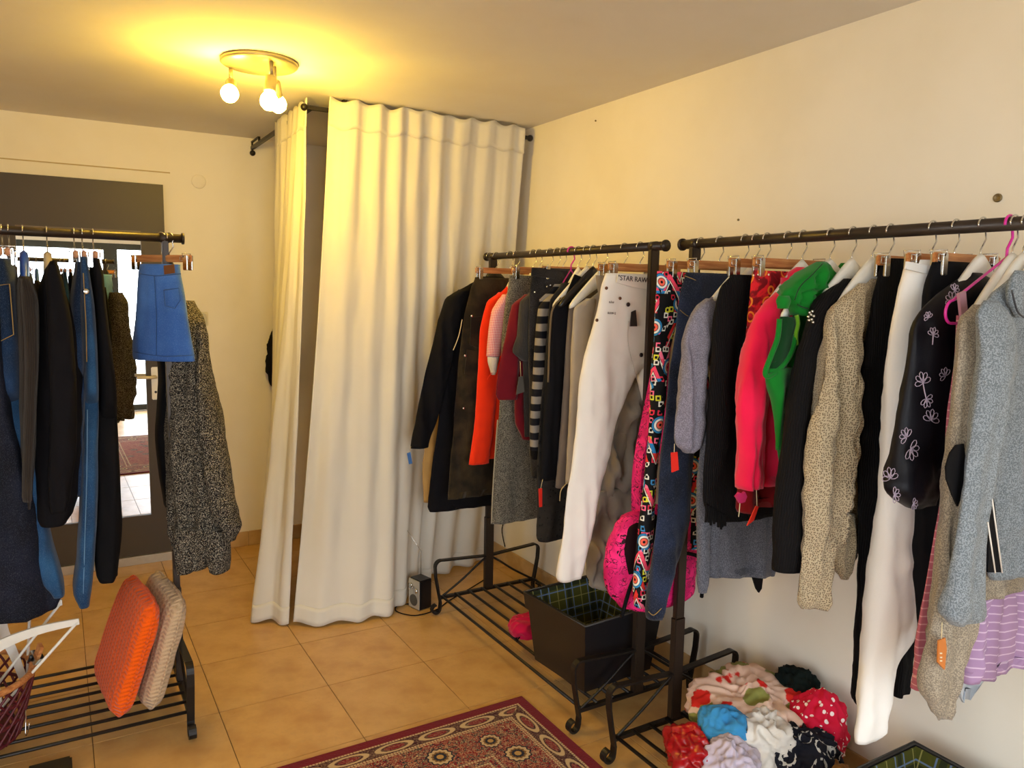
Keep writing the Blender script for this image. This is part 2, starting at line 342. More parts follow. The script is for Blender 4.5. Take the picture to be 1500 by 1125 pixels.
def curtain(name, label, top, bot, folds, seed, amp_t, amp_b, nu, ztop, sag):
    root = empty(name, (along(bot, .5).x, along(bot, .5).y, 0)); tag(root, label, 'curtain', 'white cotton curtains of the fitting room'); L = root.location
    bot = smoothpath([(p[0], p[1], 0) for p in bot], 8)
    def pt(u, v):   # v 0 top .. 1 bottom
        e = v*v*.35+v*.65; a = along(top, u).lerp(along(bot, u), e)
        du = along(top, min(1, u+.02)).lerp(along(bot, min(1, u+.02)), e)-along(top, max(0, u-.02)).lerp(along(bot, max(0, u-.02)), e)
        nrm = Vector((-du.y, du.x, 0)).normalized(); amp = amp_t+(amp_b-amp_t)*v
        ph = u*folds*2*pi+1.3*noise.noise(Vector((u*3, v*1.2, seed)))*1.6
        amp *= .35+1.1*abs(noise.noise(Vector((u*4.3, v*.5, seed+17)))); d = amp*(sin(ph)*.8+.9*noise.noise(Vector((u*folds*1.7, v*1.6, seed+5))))+.006*noise.noise(Vector((u*30, v*9, seed+9)))
        zt = ztop - sag*(.5-.5*cos(u*folds*2*pi))-sag*.9*abs(noise.noise(Vector((u*6, 0, seed)))); zb = .012+.006*sin(ph)
        p = a + nrm*d; return Vector((p.x, p.y, zt+(zb-zt)*v))-L
    nv = 70; vh = .045
    def sheet(nm, v0, v1, nv, off, par):
        vs = []; fs = []
        for j in range(nv+1):
            for i in range(nu+1): vs.append(pt(i/nu, v0+(v1-v0)*j/nv)+Vector((0, off, 0)))
        for j in range(nv):
            for i in range(nu): a = j*(nu+1)+i; fs.append((a, a+1, a+nu+2, a+nu+1))
        o = mesh(nm, vs, fs, CURT, par); md = o.modifiers.new('thickness', 'SOLIDIFY'); md.thickness = .0025; md.offset = 0; return o
    sheet('curtain_cloth', 0, 1, nv, 0, root); sheet('header_tape', -.008, vh, 6, -.006, root); sheet('bottom_hem', .965, .999, 4, -.004, root)
    return root
curtain('curtain', 'narrow white curtain bunched on the side rail left of the fitting room opening', [(1.045, 4.28), (1.045, 3.66)],
        [(.99, 4.3), (.86, 3.95), (.775, 3.74), (.85, 3.64), (.905, 3.60)], 6, 3.1, .018, .03, 90, 2.478, .02)
curtain('curtain', 'wide white curtain drawn across the fitting room behind the small radio', [(1.14, 3.63), (1.5, 3.62), (2.2, 3.63)],
        [(.915, 3.575), (1.08, 3.50), (1.31, 3.46), (1.5, 3.58), (1.64, 3.75), (1.9, 3.88), (2.15, 3.92)], 8.5, 8.7, .022, .035, 170, 2.492, .016)

# ================================================================== CLOTHES RACKS
RAILZ, RAILR, RACK_X, LRACK_Y = 1.795, .016, 1.881, 3.11
BRONZE = solid('dark_bronze_tube', '#3a2f26', .38, .35)
def rack(label, loc, rz, length, slats=8):
    """local: rail runs along +x from 0 (post) to length; y across."""
    r = empty('clothes_rack', loc, rz); tag(r, label, 'clothes rack', 'wrought iron clothes racks')
    rail = sweep('rail', [(-.062, 0, RAILZ), (length+.062, 0, RAILZ)], RAILR, BRONZE, r)
    for x, s in ((-.062, -1), (length+.062, 1)): sweep('end_cap', [(x-.004, 0, RAILZ), (x+.004, 0, RAILZ)], RAILR*1.32, BRONZE, rail)
    for x in (0, length):
        post = boxo('post', (x-.011, x+.011, -.02, .02, .09, RAILZ-.012), BRONZE, r, .003); boxo('sleeve', (x-.014, x+.014, -.023, .023, .09, .47), BRONZE, post, .003)
        sweep('saddle', [(x-.016, 0, RAILZ), (x+.016, 0, RAILZ)], RAILR*1.12, BRONZE, post)
        for s in (-1, 1):
            path = [(x, s*.02, .262), (x, s*.10, .268), (x, s*.26, .278)] + [(x, s*p[1], p[2]) for p in arc((x, .275, .25), .03, pi/2, 0, 5, 1, 2)] + [(x, s*.302, .2), (x, s*.285, .11), (x, s*.275, .06), (x, s*.277, .035)]
            path += [(x, s*p[1], p[2]) for p in arc((x, .300, .030), .022, pi, 2.5*pi, 12, 1, 2)]
            ln = [Vector(p) for p in path]
            leg = sweep('leg_frame', ln, (.008, .026), IRON, r, up=(1, 0, 0))
            sweep('brace', smoothpath([(x, s*.02, .25), (x, s*.06, .225), (x, s*.15, .16), (x, s*.24, .105), (x, s*.27, .088)], 4), .0055, IRON, leg)
        sweep('cross_bar', [(x, -.275, .085), (x, .275, .085)], (.02, .014), IRON, r)
    for k in range(slats):
        y = -.268+.536*k/(slats-1); sweep('slat', [(0, y, .092), (length, y, .092)], .0065, IRON, r)
    return r
rack('iron clothes rack by the fitting room curtain, holding the plaid-lined black box', (RACK_X, 3.377, 0), radians(-90), 1.2)
rack('iron clothes rack along the wall with the pile of scarves on its shelf', (RACK_X, 1.967, 0), radians(-90), 1.2)
rack('iron clothes rack in front of the mirrored door with two knitted cushions on its shelf', (.355, LRACK_Y, 0), radians(180), 1.2)

# ================================================================== GARMENT KIT
def rail_y(px):
    lo, hi = .2, 4.5
    for _ in range(50):
        md = (lo+hi)/2
        if pj((RACK_X, md, RAILZ))[0] > px: lo = md
        else: hi = md
    return lo
def rail_x(px):
    lo, hi = -2., 2.
    for _ in range(50):
        md = (lo+hi)/2
        if pj((md, LRACK_Y, RAILZ))[0] < px: lo = md
        else: hi = md
    return lo
HG = {'clip': 'wooden trouser hangers with metal clips', 'white': 'white shaped hangers', 'black': 'black hangers'}
def hook(parent, z0, dz=RAILZ, mat=CHROME, r=.0021, flip=1):
    R = RAILR+.0035; pts = [(0, 0, z0), (0, 0, dz-.055), (.006*flip, 0, dz-.047), (.018*flip, 0, dz-.030)]
    pts += arc((0, 0, dz), R, -.75 if flip > 0 else pi+.75, pi+.15 if flip > 0 else -.15, 14)
    return sweep('hook', pts, r, mat, parent)
WOODM = None
def wood():
    global WOODM
    if WOODM: return WOODM
    t = NT('hanger_wood'); g = t.noise(9, 4, t.vec(t.x*1.2, t.y*14.0, t.z*14.0)); WOODM = t.done(t.mix(t.smooth(g, .3, .7), lin('#c98d55'), lin('#a9683a')), .4); return WOODM
def hanger(kind, hx, hy, rz, short, col=None, clips=(-.15, .15), half=.2, drop=0.0):
    names = {'clip': ('wooden clip hanger holding the ', 'trouser_hanger'), 'white': ('white shaped hanger holding the ', 'coat_hanger'), 'black': ('black plastic hanger holding the ', 'coat_hanger'),
             'wire': ('pink wire hanger holding the ', 'wire_hanger'), 'blue': ('blue plastic hanger holding the ', 'coat_hanger'), 'cream': ('cream wooden hanger holding the ', 'coat_hanger')}
    lab, nm = names[kind]; h = empty(nm, (hx, hy, 0), rz); tag(h, lab+short, 'hanger', HG.get(kind))
    if kind == 'clip':
        zb = RAILZ-.075-drop; boxo('bar', (max(-half, min(clips)-.022), half, -.006, .006, zb-.013, zb+.013), wood(), h, .003); hook(h, zb)
        for c in clips:
            cl = boxo('clip', (c-.010, c+.010, -.017, -.009, zb-.042, zb+.012), CHROME, h, .002)
            boxo('jaw', (c-.010, c+.010, .009, .017, zb-.042, zb+.012), CHROME, cl, .002)
            sweep('spring', [(c-.006, -.017, zb+.004), (c-.006, -.022, zb+.018), (c-.006, .022, zb+.018), (c-.006, .017, zb+.004)], .0016, CHROME, cl)
            sweep('wire_loop', [(c-.024, -.012, zb-.008), (c-.024, -.012, zb+.008), (c+.012, -.012, zb+.008), (c+.012, -.012, zb-.008)], .0014, CHROME, cl, closed=True)
    elif kind == 'wire':
        pm = solid('pink_coated_wire', '#e02f9e', .3); z = RAILZ-.075; hook(h, z-.008, mat=pm, r=.0032)
        e = half; pts = [(0, 0, z)]+[(e-.03, 0, z-.10)]+arc((e-.03, 0, z-.125), .025, pi/2-.4, -pi/2, 8)+arc((-e+.03, 0, z-.125), .025, -pi/2, -3*pi/2+.4, 8)+[(-e+.03, 0, z-.10)]
        sweep('wire_frame', pts, .0032, pm, h, closed=True)
    else:
        mc = {'white': WHITEP, 'black': solid('black_plastic', '#15141a', .35), 'blue': solid('blue_plastic', '#2f5fd0', .3), 'cream': solid('cream_wood', '#dccba4', .5)}[kind]
        half *= .80; za = RAILZ-.082; n = 22; vs = []; fs = []
        for i in range(n+1):
            s = -1+2*i/n; a = abs(s); x = s*half; zc = za-.016-.128*a**1.15; hh = .036*(1-a*.66); th = .015*(1-.45*a)
            if a > .97: hh *= .6; th *= .6
            vs += [(x, -th, zc-hh), (x, th, zc-hh), (x, th*.8, zc+hh*.72), (x, 0, zc+hh), (x, -th*.8, zc+hh*.72)]
        for i in range(n):
            for k in range(5): a, b = i*5+k, i*5+(k+1) % 5; fs.append((a, b, b+5, a+5))
        fs += [(4, 3, 2, 1, 0), tuple(range(n*5, n*5+5))]
        mesh('hanger_body', vs, fs, mc, h); hook(h, za-.01)
    return h

class G:
    """one garment hung from a hook point; parts are traced as horizontal rows on its own hanging plane."""
    def __init__(s, name, label, cat, group, hx, hy, yaw=0.0, base=None):
        s.hx, s.hy, s.yaw = hx, hy, yaw; s.root = empty(name, (hx, hy, 0), yaw); tag(s.root, label, cat, group)
        s.e = Vector((cos(yaw), sin(yaw), 0)); s.n = Vector((-sin(yaw), cos(yaw), 0)); s.H = Vector((hx, hy, 0)); s.seed = random.random()*50; s.sq, s.sy = .78, 1.12
        v = (s.H-Vector((CAM.x, CAM.y, 0))).normalized(); s.tan = min(3., abs(v.dot(s.e))/max(.05, abs(v.dot(s.n))))
    def px(s, x, y, w=0.0):
        d = ray(x, y); t = ((s.H+s.n*w)-CAM).dot(s.n)/d.dot(s.n); p = CAM+d*t; return (p-s.H).dot(s.e), p.z
    def W(s, u, z, w=0.0): return s.H+s.e*u+s.n*w+Vector((0, 0, z))
    def uatz(s, x, z, w=0.0):
        lo, hi = -1.2, 1.2
        for _ in range(40):
            m_ = (lo+hi)/2
            if pj(s.W(m_, z, w))[0] < x: lo = m_
            else: hi = m_
        return lo
    def sec(s, row, w):
        if len(row) == 4: (ul, zl), (ur, zr) = s.px(row[0], row[1], w), s.px(row[2], row[3], w)
        else:
            y, xl, xr = row
            if abs(xl) < 2 and abs(xr) < 2:
                ul, ur = xl, xr; zl = s.px(*(pj(s.W((ul+ur)/2, 1.2, w))[0], y), w)[1]
            elif abs(xl) < 2:
                ur, zl = s.px(xr, y, w); ul = xl
            else:
                ul, zl = s.px(xl, y, w); ur = xr if abs(xr) < 2 else s.uatz(xr, zl, w)
            zr = zl
        return ul, ur, zl, zr
    def part(s, name, mat, rows, b=.03, w=0.0, fold=.010, kf=13, kz=1.6, parent=None, comp=True, N=56, hem=True, mirror=None, sq=None, sy=None, blend=None, step=.014, secs=None):
        if mirror: N, step = 20, .04
        sq, sy = sq or s.sq, sy or s.sy
        wt, wb = w if isinstance(w, tuple) else (w, w); sec = secs or [s.sec(r, wt+(wb-wt)*i/(len(rows)-1)) for i, r in enumerate(rows)]
        if secs is None and comp:
            out = []
            for ul, ur, zl, zr in sec:
                mid, h = (ul+ur)/2, abs(ur-ul)/2; bb = min(b, .62*h/max(s.tan, .05)) if s.tan > .1 else b
                out.append((mid, h, bb, zl, zr))
        else: out = [((ul+ur)/2, abs(ur-ul)/2, b, zl, zr) for ul, ur, zl, zr in sec]
        if mirror:
            c = [abs(q[0]) for q in out]; k = min(1., mirror/max(c)); out = [(abs(q[0])*k, q[1]*.9, q[2], q[3], q[4]) for q in out]
        s.last = out; s.lastspec = (b, w)
        pts = [(Vector(q[:3]), (q[3], q[4])) for q in out]; L = [0]
        for (p, z), (p2, z2) in zip(pts, pts[1:]): L.append(L[-1]+max(.004, abs((z[0]+z[1])/2-(z2[0]+z2[1])/2)+.3*abs(p.y-p2.y)))
        M = max(6, int(L[-1]/step)); vs = []; fs = []; seed = s.seed if name in ('waist', 'leg') else s.seed+random.random()*9; uvs = []
        def cr(a, b_, c, d, t): return .5*((2*b_)+(c-a)*t+(2*a-5*b_+4*c-d)*t*t+(3*b_-a-3*c+d)*t**3)
        Q = [Vector((q[0], q[1], q[2])) for q in out]; Z = [Vector((q[3], q[4], 0)) for q in out]; n = len(out)
        for j in range(M+1):
            l = L[-1]*j/M; i = 0
            while i < n-2 and l > L[i+1]: i += 1
            t = (l-L[i])/(L[i+1]-L[i]); ix = [max(i-1, 0), i, i+1, min(i+2, n-1)]
            mid, a, bb = cr(*[Q[k] for k in ix], t); z = Z[i].lerp(Z[i+1], t); a = max(a, .004); bb = max(bb, .004)
            v = j/M; amp = 1.9*fold*min(1, v*3+.15)*min(1., a/.05+.3)
            rt = min(1, .2+v*4) if (name == 'leg' and blend is None) else 1.; rb = min(1, .4+(1-v)*4) if not hem else 1.; bb *= rt*rb
            if comp and not secs: a = sqrt(max(a*a-(bb*s.tan)**2, (a*.35)**2))
            for k in range(N):
                th = 2*pi*k/N; c, sn = cos(th), sin(th); x = math.copysign(abs(c)**sq, c); y = math.copysign(abs(sn)**sy, sn)
                u = mid+a*x; zz = z[0]+(z[1]-z[0])*(x+1)/2
                ww = wt+(wb-wt)*v+bb*y
                f = noise.noise(Vector((u*kf, zz*kz+(y > 0)*.6, seed))); f2 = noise.noise(Vector((u*kf*2.6, zz*kz*2.4, seed+11)))
                g = noise.noise(Vector((zz*6, (x > 0)*5., seed+23)))
                fr = abs(y)**.6; rg = 1-2.6*abs(noise.noise(Vector((u*kf*.9+zz*1.2, zz*kz*.9, seed+31)))); wr = noise.noise(Vector((u*16+zz*20, zz*17-u*20, seed+41)))
                ww += amp*rt*(1.25*f+.55*f2-.6*rg*(1 if y < 0 else -1)+.34*wr)*(.10+fr); u += g*min(.006, a*.1)*abs(x)
                vs.append((u, ww, zz))
        for j in range(M+1):
            ring = [Vector(p) for p in vs[j*N:(j+1)*N]]; acc = 0.; cum = [0.]
            for p, q in zip(ring, ring[1:]): acc += (p-q).length; cum.append(acc)
            uvs += [(c-cum[N*3//4], L[-1]*j/M) for c in cum]
        for j in range(M):
            for k in range(N): k2 = (k+1) % N; fs.append((j*N+k, j*N+k2, (j+1)*N+k2, (j+1)*N+k))
        def cap(off, order, inset):
            nonlocal vs, fs
            c = sum((Vector(p) for p in vs[off:off+N]), Vector())/N; st = len(vs)
            if inset:
                vs += [tuple(Vector(p).lerp(c, .12)+Vector((0, 0, .0))) for p in vs[off:off+N]]; st2 = len(vs)
                vs += [tuple(Vector(p)+Vector((0, 0, .03))) for p in vs[st:st+N]]
                for k in range(N):
                    k2 = (k+1) % N; fs += [(off+k, off+k2, st+k2, st+k), (st+k, st+k2, st2+k2, st2+k)]
                c2 = len(vs); vs.append(tuple(c+Vector((0, 0, .03)))); fs += [(st2+k, st2+(k+1) % N, c2) for k in range(N)]
            else:
                vs.append(tuple(c)); fs += [((off+(k+1) % N), off+k, st) for k in range(N)]
        cap(0, 1, False); cap(M*N, 0, hem)
        return mesh(name, vs, fs, mat, parent or s.root, True, uvs)
    def both(s, name, mat, rows, lim=.30, **kw):
        o = s.part(name, mat, rows, **kw); s.part(name, mat, rows, mirror=lim, **kw); return o
    def slab(s, name, mat, poly, w=-.035, th=.004, parent=None, smooth=False):
        P = [s.px(x, y, w) for x, y in poly]; n = len(P)
        vs = [(u, w-th/2, z) for u, z in P]+[(u, w+th/2, z) for u, z in P]
        fs = [tuple(range(n)), tuple(range(2*n-1, n-1, -1))]+[(i, i+n, (i+1) % n+n, (i+1) % n) for i in range(n)]
        bm = bmesh.new(); V = [bm.verts.new(v) for v in vs]
        for f in fs: bm.faces.new([V[i] for i in f])
        bmesh.ops.triangulate(bm, faces=[f for f in bm.faces if len(f.verts) > 4])
        return bobj(name, bm, mat, parent or s.root)
    def line(s, name, mat, pts, r=.0012, w=-.035, parent=None, sm=True):
        P = [Vector((s.px(x, y, w)[0], w, s.px(x, y, w)[1])) for x, y in pts]
        return sweep(name, smoothpath(P, 5) if (sm and len(P) > 2) else P, r, mat, parent or s.root)
    def disc(s, name, mat, x, y, r=.008, w=-.035, parent=None):
        u, z = s.px(x, y, w); bm = bmesh.new(); lathe(bm, [(r, 0), (r, .003), (r*.7, .005)], 14, Matrix.Translation((u, w, z)) @ Matrix.Rotation(radians(90), 4, 'X')); return bobj(name, bm, mat, parent or s.root, True)
    def tagged(s, mat, p0, poly, w=-.03):
        t = s.slab('price_tag', mat, poly, w, .003); cx = sum(p[0] for p in poly[:2])/2; cy = min(p[1] for p in poly); s.line('tag_string', STRING, [p0, (cx, cy+3)], .0011, w, t, False); return t

# ================================================================== GARMENTS ON THE RACK BY THE CURTAIN
GM, GR, GL = 'clothes hanging on the rack by the fitting room curtain', 'clothes hanging on the rack along the wall', 'clothes hanging on the rack in front of the mirrored door'
NAVYBLK = fabric('black_wool', '#121015', '#09080b'); BLK = fabric('black_jersey', '#0f0e11', '#080709'); BLKRIB = fabric('black_rib', '#151213', '#070606', 'rib')
REDTAG = solid('red_card', '#ef2b1a', .6); DARKTAG = solid('dark_card', '#2b2420', .6); BLUETAG = solid('blue_card', '#3f6fae', .6); BRASSM = solid('copper_rivet', '#6d4a35', .35, .7)
def mid(name, label, cat, hk, short, kind='white', yaw=0.0, **kw):
    y = rail_y(hk); hanger(kind, RACK_X, y, yaw, short, **kw); return G(name, label, cat, GM, RACK_X, y, yaw)

g = mid('trousers', 'tan cotton trousers mostly hidden behind the black wool coat', 'trousers', 717.5, 'tan trousers', 'black', half=.1)
g.part('trouser_leg', fabric('tan_cotton', '#c39a5c'), [(440, -.1, .14), (480, -.15, .17), (560, 645, .17), (668, 622, .17), (736, 620, .17)], b=.016)

g = mid('coat', 'long black wool coat with a blue tag on its cuff, next to the curtain', 'coat', 727, 'long black wool coat', 'black')
g.part('body', NAVYBLK, [(405, 704, .04), (416, 688, .12), (434, 657, .2), (480, 652, .2), (560, 648, .2), (660, 637, .2), (742, 627, .2), (750, 630, .2)], b=.026)
g.both('sleeve', NAVYBLK, [(424, 672, 690), (436, 654, 688), (470, 641, 679), (560, 620, 656), (620, 608, 640), (657, 601, 629)], b=.025, w=-.022)
g.tagged(BLUETAG, (602, 654), [(596, 664), (601, 662), (604, 679), (599, 680)], -.03)

g = mid('maxi_skirt', 'long olive brown corduroy skirt with patch pockets clipped to a wooden hanger', 'skirt', 747.7, 'olive brown corduroy skirt', 'clip', clips=(-.165, .165))
CORD = fabric('olive_corduroy', '#3c301c', '#1d170e', 'cord')
g.part('skirt_body', CORD, [(406, 696, .16), (420, 690, .17), (463, 680, .18), (532, 671, .19), (646, 663, .2), (732, 657, .2)], b=.016, fold=.006)
g.slab('patch_pocket', CORD, [(690, 465), (716, 462), (714, 500), (706, 512), (688, 505)], -.024); g.slab('patch_pocket', CORD, [(684, 512), (708, 516), (704, 552), (680, 548)], -.024)
for p in ((691, 463), (681, 521), (679, 598)): g.disc('button', CHROME, *p, r=.006, w=-.028)
g.line('drawstring', STRING, [(677, 468), (672, 492), (664, 513)], .002, -.03)

g = mid('long_cardigan', 'orange red long knitted cardigan beside the olive corduroy skirt', 'cardigan', 757, 'orange red cardigan', 'white', half=.11)
ORG = fabric('orange_red_knit', '#ff3d12', '#dd2a08')
g.part('body', ORG, [(414, 745, .04), (426, 736, .12), (442, 716, .19), (520, 718, .19), (640, 712, .19), (672, 708, .19)], b=.018)
g.both('sleeve', ORG, [(428, 730, 744), (441, 713, 742), (482, 704, 736), (559, 699, 728), (633, 693, 722), (681, 686, 716)], b=.024, w=-.018, fold=.005)

g = mid('sweater', 'pink and white honeycomb knit sweater with short puffy sleeves', 'sweater', 781.5, 'pink honeycomb sweater', 'white', half=.11)
t = NT('honeycomb_knit'); ux, uy = t.uv(); a = (ux*420.0+uy*420.0).sin(); b_ = (ux*420.0-uy*420.0).sin(); h = t.smooth(a*b_, -.25, .2)
t.bump(h, .5, .002); HONEY = t.done(t.mix(h, lin('#d8606c'), lin('#efc9c0')), .9); WCUFF = fabric('white_rib', '#eee6da', '#d4c9bb', 'rib')
g.part('body', HONEY, [(420, 745, .04), (430, 742, .12), (440, 736, .18), (520, 738, .18), (590, 736, .18)], b=.014)
sl = g.both('sleeve', HONEY, [(431, 736, 745), (440, 729, 745), (455, 720, 742), (490, 715, 737), (522, 713, 733)], b=.022, w=-.012, fold=.004)
g.part('cuff', WCUFF, [(520, 714, 732), (532, 715, 730), (545, 719, 727), (549, 720, 725)], b=.018, w=-.012)
g.line('loose_thread', fabric('orange_red_knit', ''), [(721, 546), (716, 552), (714, 556)], .0015, -.02)

g = mid('pinafore_dress', 'long grey tweed skirt clipped to a wooden hanger beside the dark red top', 'skirt', 790, 'long grey tweed skirt', 'clip', clips=(-.12, .15))
TWEED = fabric('grey_tweed', '#8d8676', '#3f3b33', 'tweed')
g.part('skirt_body', TWEED, [(403, 745, .13), (415, 744, .14), (452, 738, .16), (495, 735, .17), (560, 733, .18), (615, 729, .18), (700, 723, .17), (768, 719, 786)], b=.018, fold=.007)
g.line('side_piping', fabric('cream_piping', '#b8ae95'), [(729, 615), (723, 700), (720, 766)], .003, -.02)

g = mid('blouse', 'dark red long sleeved jersey blouse between the grey tweed skirt and black jeans', 'blouse', 806, 'dark red blouse', 'white', half=.11)
WINE = fabric('dark_red_jersey', '#7d0f20', '#560713')
g.part('body', WINE, [(418, 788, .04), (430, 776, .12), (446, 757, .18), (520, 756, .18), (620, 754, .18), (644, 764, .18)], b=.012)
g.both('sleeve', WINE, [(431, 768, 782), (446, 750, 778), (492, 740, 768), (534, 732, 762), (578, 727, 758), (586, 730, 756)], b=.02, w=-.02, fold=.005)

g = mid('sweater', 'charcoal short sleeved sweater with a dark tag on a string', 'sweater', 816.7, 'charcoal sweater', 'black')
CHAR = fabric('charcoal_knit', '#47433f', '#2c2927', 'rib')
g.part('body', CHAR, [(416, 793, .04), (426, 784, .12), (440, 768, .18), (520, 766, .18), (640, 768, .18)], b=.012)
g.both('sleeve', CHAR, [(428, 776, 790), (441, 763, 786), (492, 758, 782), (516, 751, 780), (529, 764, 778)], b=.02, w=-.012, fold=.004)
g.tagged(solid('grey_card', '#5b564f'), (762, 529), [(760, 552), (766, 551), (768, 574), (756, 578)], -.03)

g = mid('jeans', 'faded black jeans with studded waistband clipped to a wooden hanger', 'jeans', 825.5, 'faded black jeans', 'clip', clips=(-.085, .15))
BJ = fabric('faded_black_denim', '#35302d', '#141213', 'denim')
g.part('waist', BJ, [(392, 779, .115), (405, 778, .12), (422, 776, .14), (455, 775, .16)], b=.016, hem=False)
g.part('leg', BJ, [(450, 775, .0), (520, 775, .0), (660, 777, .0), (700, 778, .0)], b=.015, w=-.006); g.part('leg', BJ, [(450, .0, .16), (700, .02, .15)], b=.015, w=.006)
g.slab('waistband', BJ, [(779, 392), (812, 395), (850, 401), (849, 412), (811, 408), (778, 404)], -.022, .005)
for p in ((783, 428), (791, 439), (801, 420), (806, 418), (813, 426)): g.disc('stud', CHROME, *p, r=.0045, w=-.026)

g = mid('sweater', 'black and grey horizontally striped sweater beside the faded black jeans', 'sweater', 837, 'striped sweater', 'wire', half=.1)
t = NT('black_grey_stripe'); s_ = ((t.z+t.noise(8)*.01)*16.5).fract(); STRP = t.done(t.mix(t.smooth((s_-.5).abs(), .23, .27), lin('#8f877d'), lin('#15141a')), .95)
g.part('body', STRP, [(416, 812, .04), (426, 803, .12), (440, 790, .18), (560, 790, .18), (665, 792, .18)], b=.012)
g.both('sleeve', STRP, [(431, 806, 820), (442, 794, 815), (452, 788, 806), (495, 784, 802), (553, 780, 798), (610, 777, 794), (660, 776, 791)], b=.02, w=-.018, fold=.004)
g.part('cuff', BLKRIB, [(657, 776, 791), (668, 777, 790), (673, 779, 789)], b=.019, w=-.018)

g = mid('tunic', 'dark speckled tunic with a patterned hem hanging behind the navy blazer', 'tunic', 847.5, 'dark speckled tunic', 'white', half=.12)
t = NT('dark_speckle'); v = t.voro(60); SPK = t.done(t.mix(t.smooth(v, .18, .24), lin('#0d0c0e'), t.mix(t.noise(30), lin('#3a3733'), lin('#1d1c1d'))), .9)
g.part('body', SPK, [(414, 822, .04), (440, 806, .17), (560, 796, .18), (700, 786, .16), (788, 787, .13), (793, 790, .13)], b=.014)

g = mid('blazer', 'navy black blazer with a red tag on its long sleeve', 'blazer', 860, 'navy black blazer', 'white')
NAVY = fabric('navy_wool', '#15151b', '#0b0b0f'); TAN = fabric('tan_edge', '#7c6a4f')
g.part('body', NAVY, [(405, 846, 874), (414, 838, .06), (430, 823, .14), (450, 811, .19), (560, 810, .19), (690, 812, .19)], b=.014)
g.both('sleeve', NAVY, [(436, 820, 838), (452, 808, 838), (500, 803, 833), (560, 799, 828), (640, 794, 822), (704, 790, 816)], b=.021, w=-.014, fold=.005)
g.line('tan_piping', TAN, [(834, 430), (812, 448), (806, 480), (803, 560)], .004, -.03)
g.slab('collar', NAVY, [(842, 402), (855, 407), (848, 428), (826, 440), (836, 418)], -.03, .008)
g.tagged(REDTAG, (795, 702), [(789, 716), (794, 715), (794, 742), (790, 743)], -.03)

g = mid('cardigan', 'thin taupe grey cardigan between the navy blazer and the pale grey sweater', 'cardigan', 869.5, 'taupe grey cardigan', 'black')
TAUPE = fabric('taupe_knit', '#8b8078', '#6b615a')
g.part('body', TAUPE, [(416, 862, .05), (430, 849, .13), (446, 836, .18), (600, 834, .18), (690, 832, .17)], b=.008)
g.both('sleeve', TAUPE, [(433, 846, 856), (447, 834, 852), (492, 830, 846), (556, 826, 840), (640, 820, 834), (715, 814, 828)], b=.016, w=-.012, fold=.004)

g = mid('sweater', 'pale grey fine knit sweater on a white hanger behind the white jeans', 'sweater', 885.6, 'pale grey sweater', 'white')
PALE = fabric('pale_grey_knit', '#bdb4a9', '#9d948a')
g.part('body', PALE, [(428, 876, .05), (440, 862, .14), (455, 846, .2), (560, 842, .2), (700, 834, .18)], b=.016)
g.both('sleeve', PALE, [(437, 858, 872), (449, 842, 872), (470, 839, 868), (556, 836, 862), (640, 832, 858), (709, 828, 850)], b=.02, w=-.02, fold=.005)
g.line('tag_string', STRING, [(832, 706), (822, 718), (820, 734)], .002, -.03)

g = mid('lounge_trousers', 'taupe draped jersey trousers with a drawstring, behind the white jeans', 'trousers', 915, 'taupe jersey trousers', 'clip', clips=(-.1, .12))
JERS = fabric('taupe_jersey', '#a0968a', '#7d7468')
g.part('waist', JERS, [(403, 872, .14), (450, 880, .15), (560, 890, .17), (620, 895, .17), (680, 885, .17), (740, 874, .15)], b=.022, fold=.02, kf=24, kz=6, hem=False)
g.part('leg', JERS, [(720, 878, 945), (760, 868, 925), (799, 860, 910), (840, 860, 898), (862, 866, 893)], b=.03, w=-.012, fold=.02, kf=24, kz=10)
g.part('leg', JERS, [(720, 920, .15), (800, 925, .13), (850, 930, .12)], b=.028, w=.01, fold=.012, kf=22, kz=8)
g.line('drawstring', JERS, [(918, 606), (925, 611), (940, 610)], .004, -.03)

g = mid('jeans', 'white jeans with copper buttons and printed waistband on a clip hanger', 'jeans', 938.4, 'white jeans with printed waistband', 'clip', clips=(-.125, .15))
t = NT('white_denim'); n = t.noise(600, 2); n2 = t.noise(5, 4); t.bump(n+n2*2.0, .15, .0015); WD = t.done(t.mix(n2*.6, lin('#f2ece2'), lin('#ddd2c2')), .9, 0, .2, .1)
g.part('leg', WD, [(400, 887, .085), (420, 881, .10), (440, 878, .11), (468, 870, .12), (515, 856, .125), (540, 851, 945), (556, 848, 932), (580, 846, 921), (620, 843, 905), (650, 840, 898), (683, 836, 891), (750, 827, 874), (800, 821, 864), (846, 815, 854), (852, 817, 852)], b=.03, fold=.007, blend=False)
g.part('leg', WD, [(404, 920, .085), (470, 930, .12), (556, 934, .13), (600, 946, .14), (700, 950, .15), (800, 950, .15), (846, 952, .14)], b=.022, w=.012, fold=.006, blend=False)
g.slab('waistband', WD, [(905, 401), (957, 409), (957, 426), (925, 420), (903, 414)], -.037, .004)
for p in ((888, 422), (908, 437), (874, 469)): g.disc('button', BRASSM, *p, r=.006, w=-.042)
for p in ((920, 446), (939, 520)): g.disc('button', solid('dark_button', '#2a1b1a', .3), *p, r=.008, w=-.042)
g.slab('leather_label', DARKTAG, [(925, 457), (931, 454), (933, 478), (923, 478)], -.05, .004)
g.line('fly_seam', fabric('seam_ecru', '#e4dac8'), [(921, 470), (920, 500), (926, 530), (933, 556)], .0012, -.04)
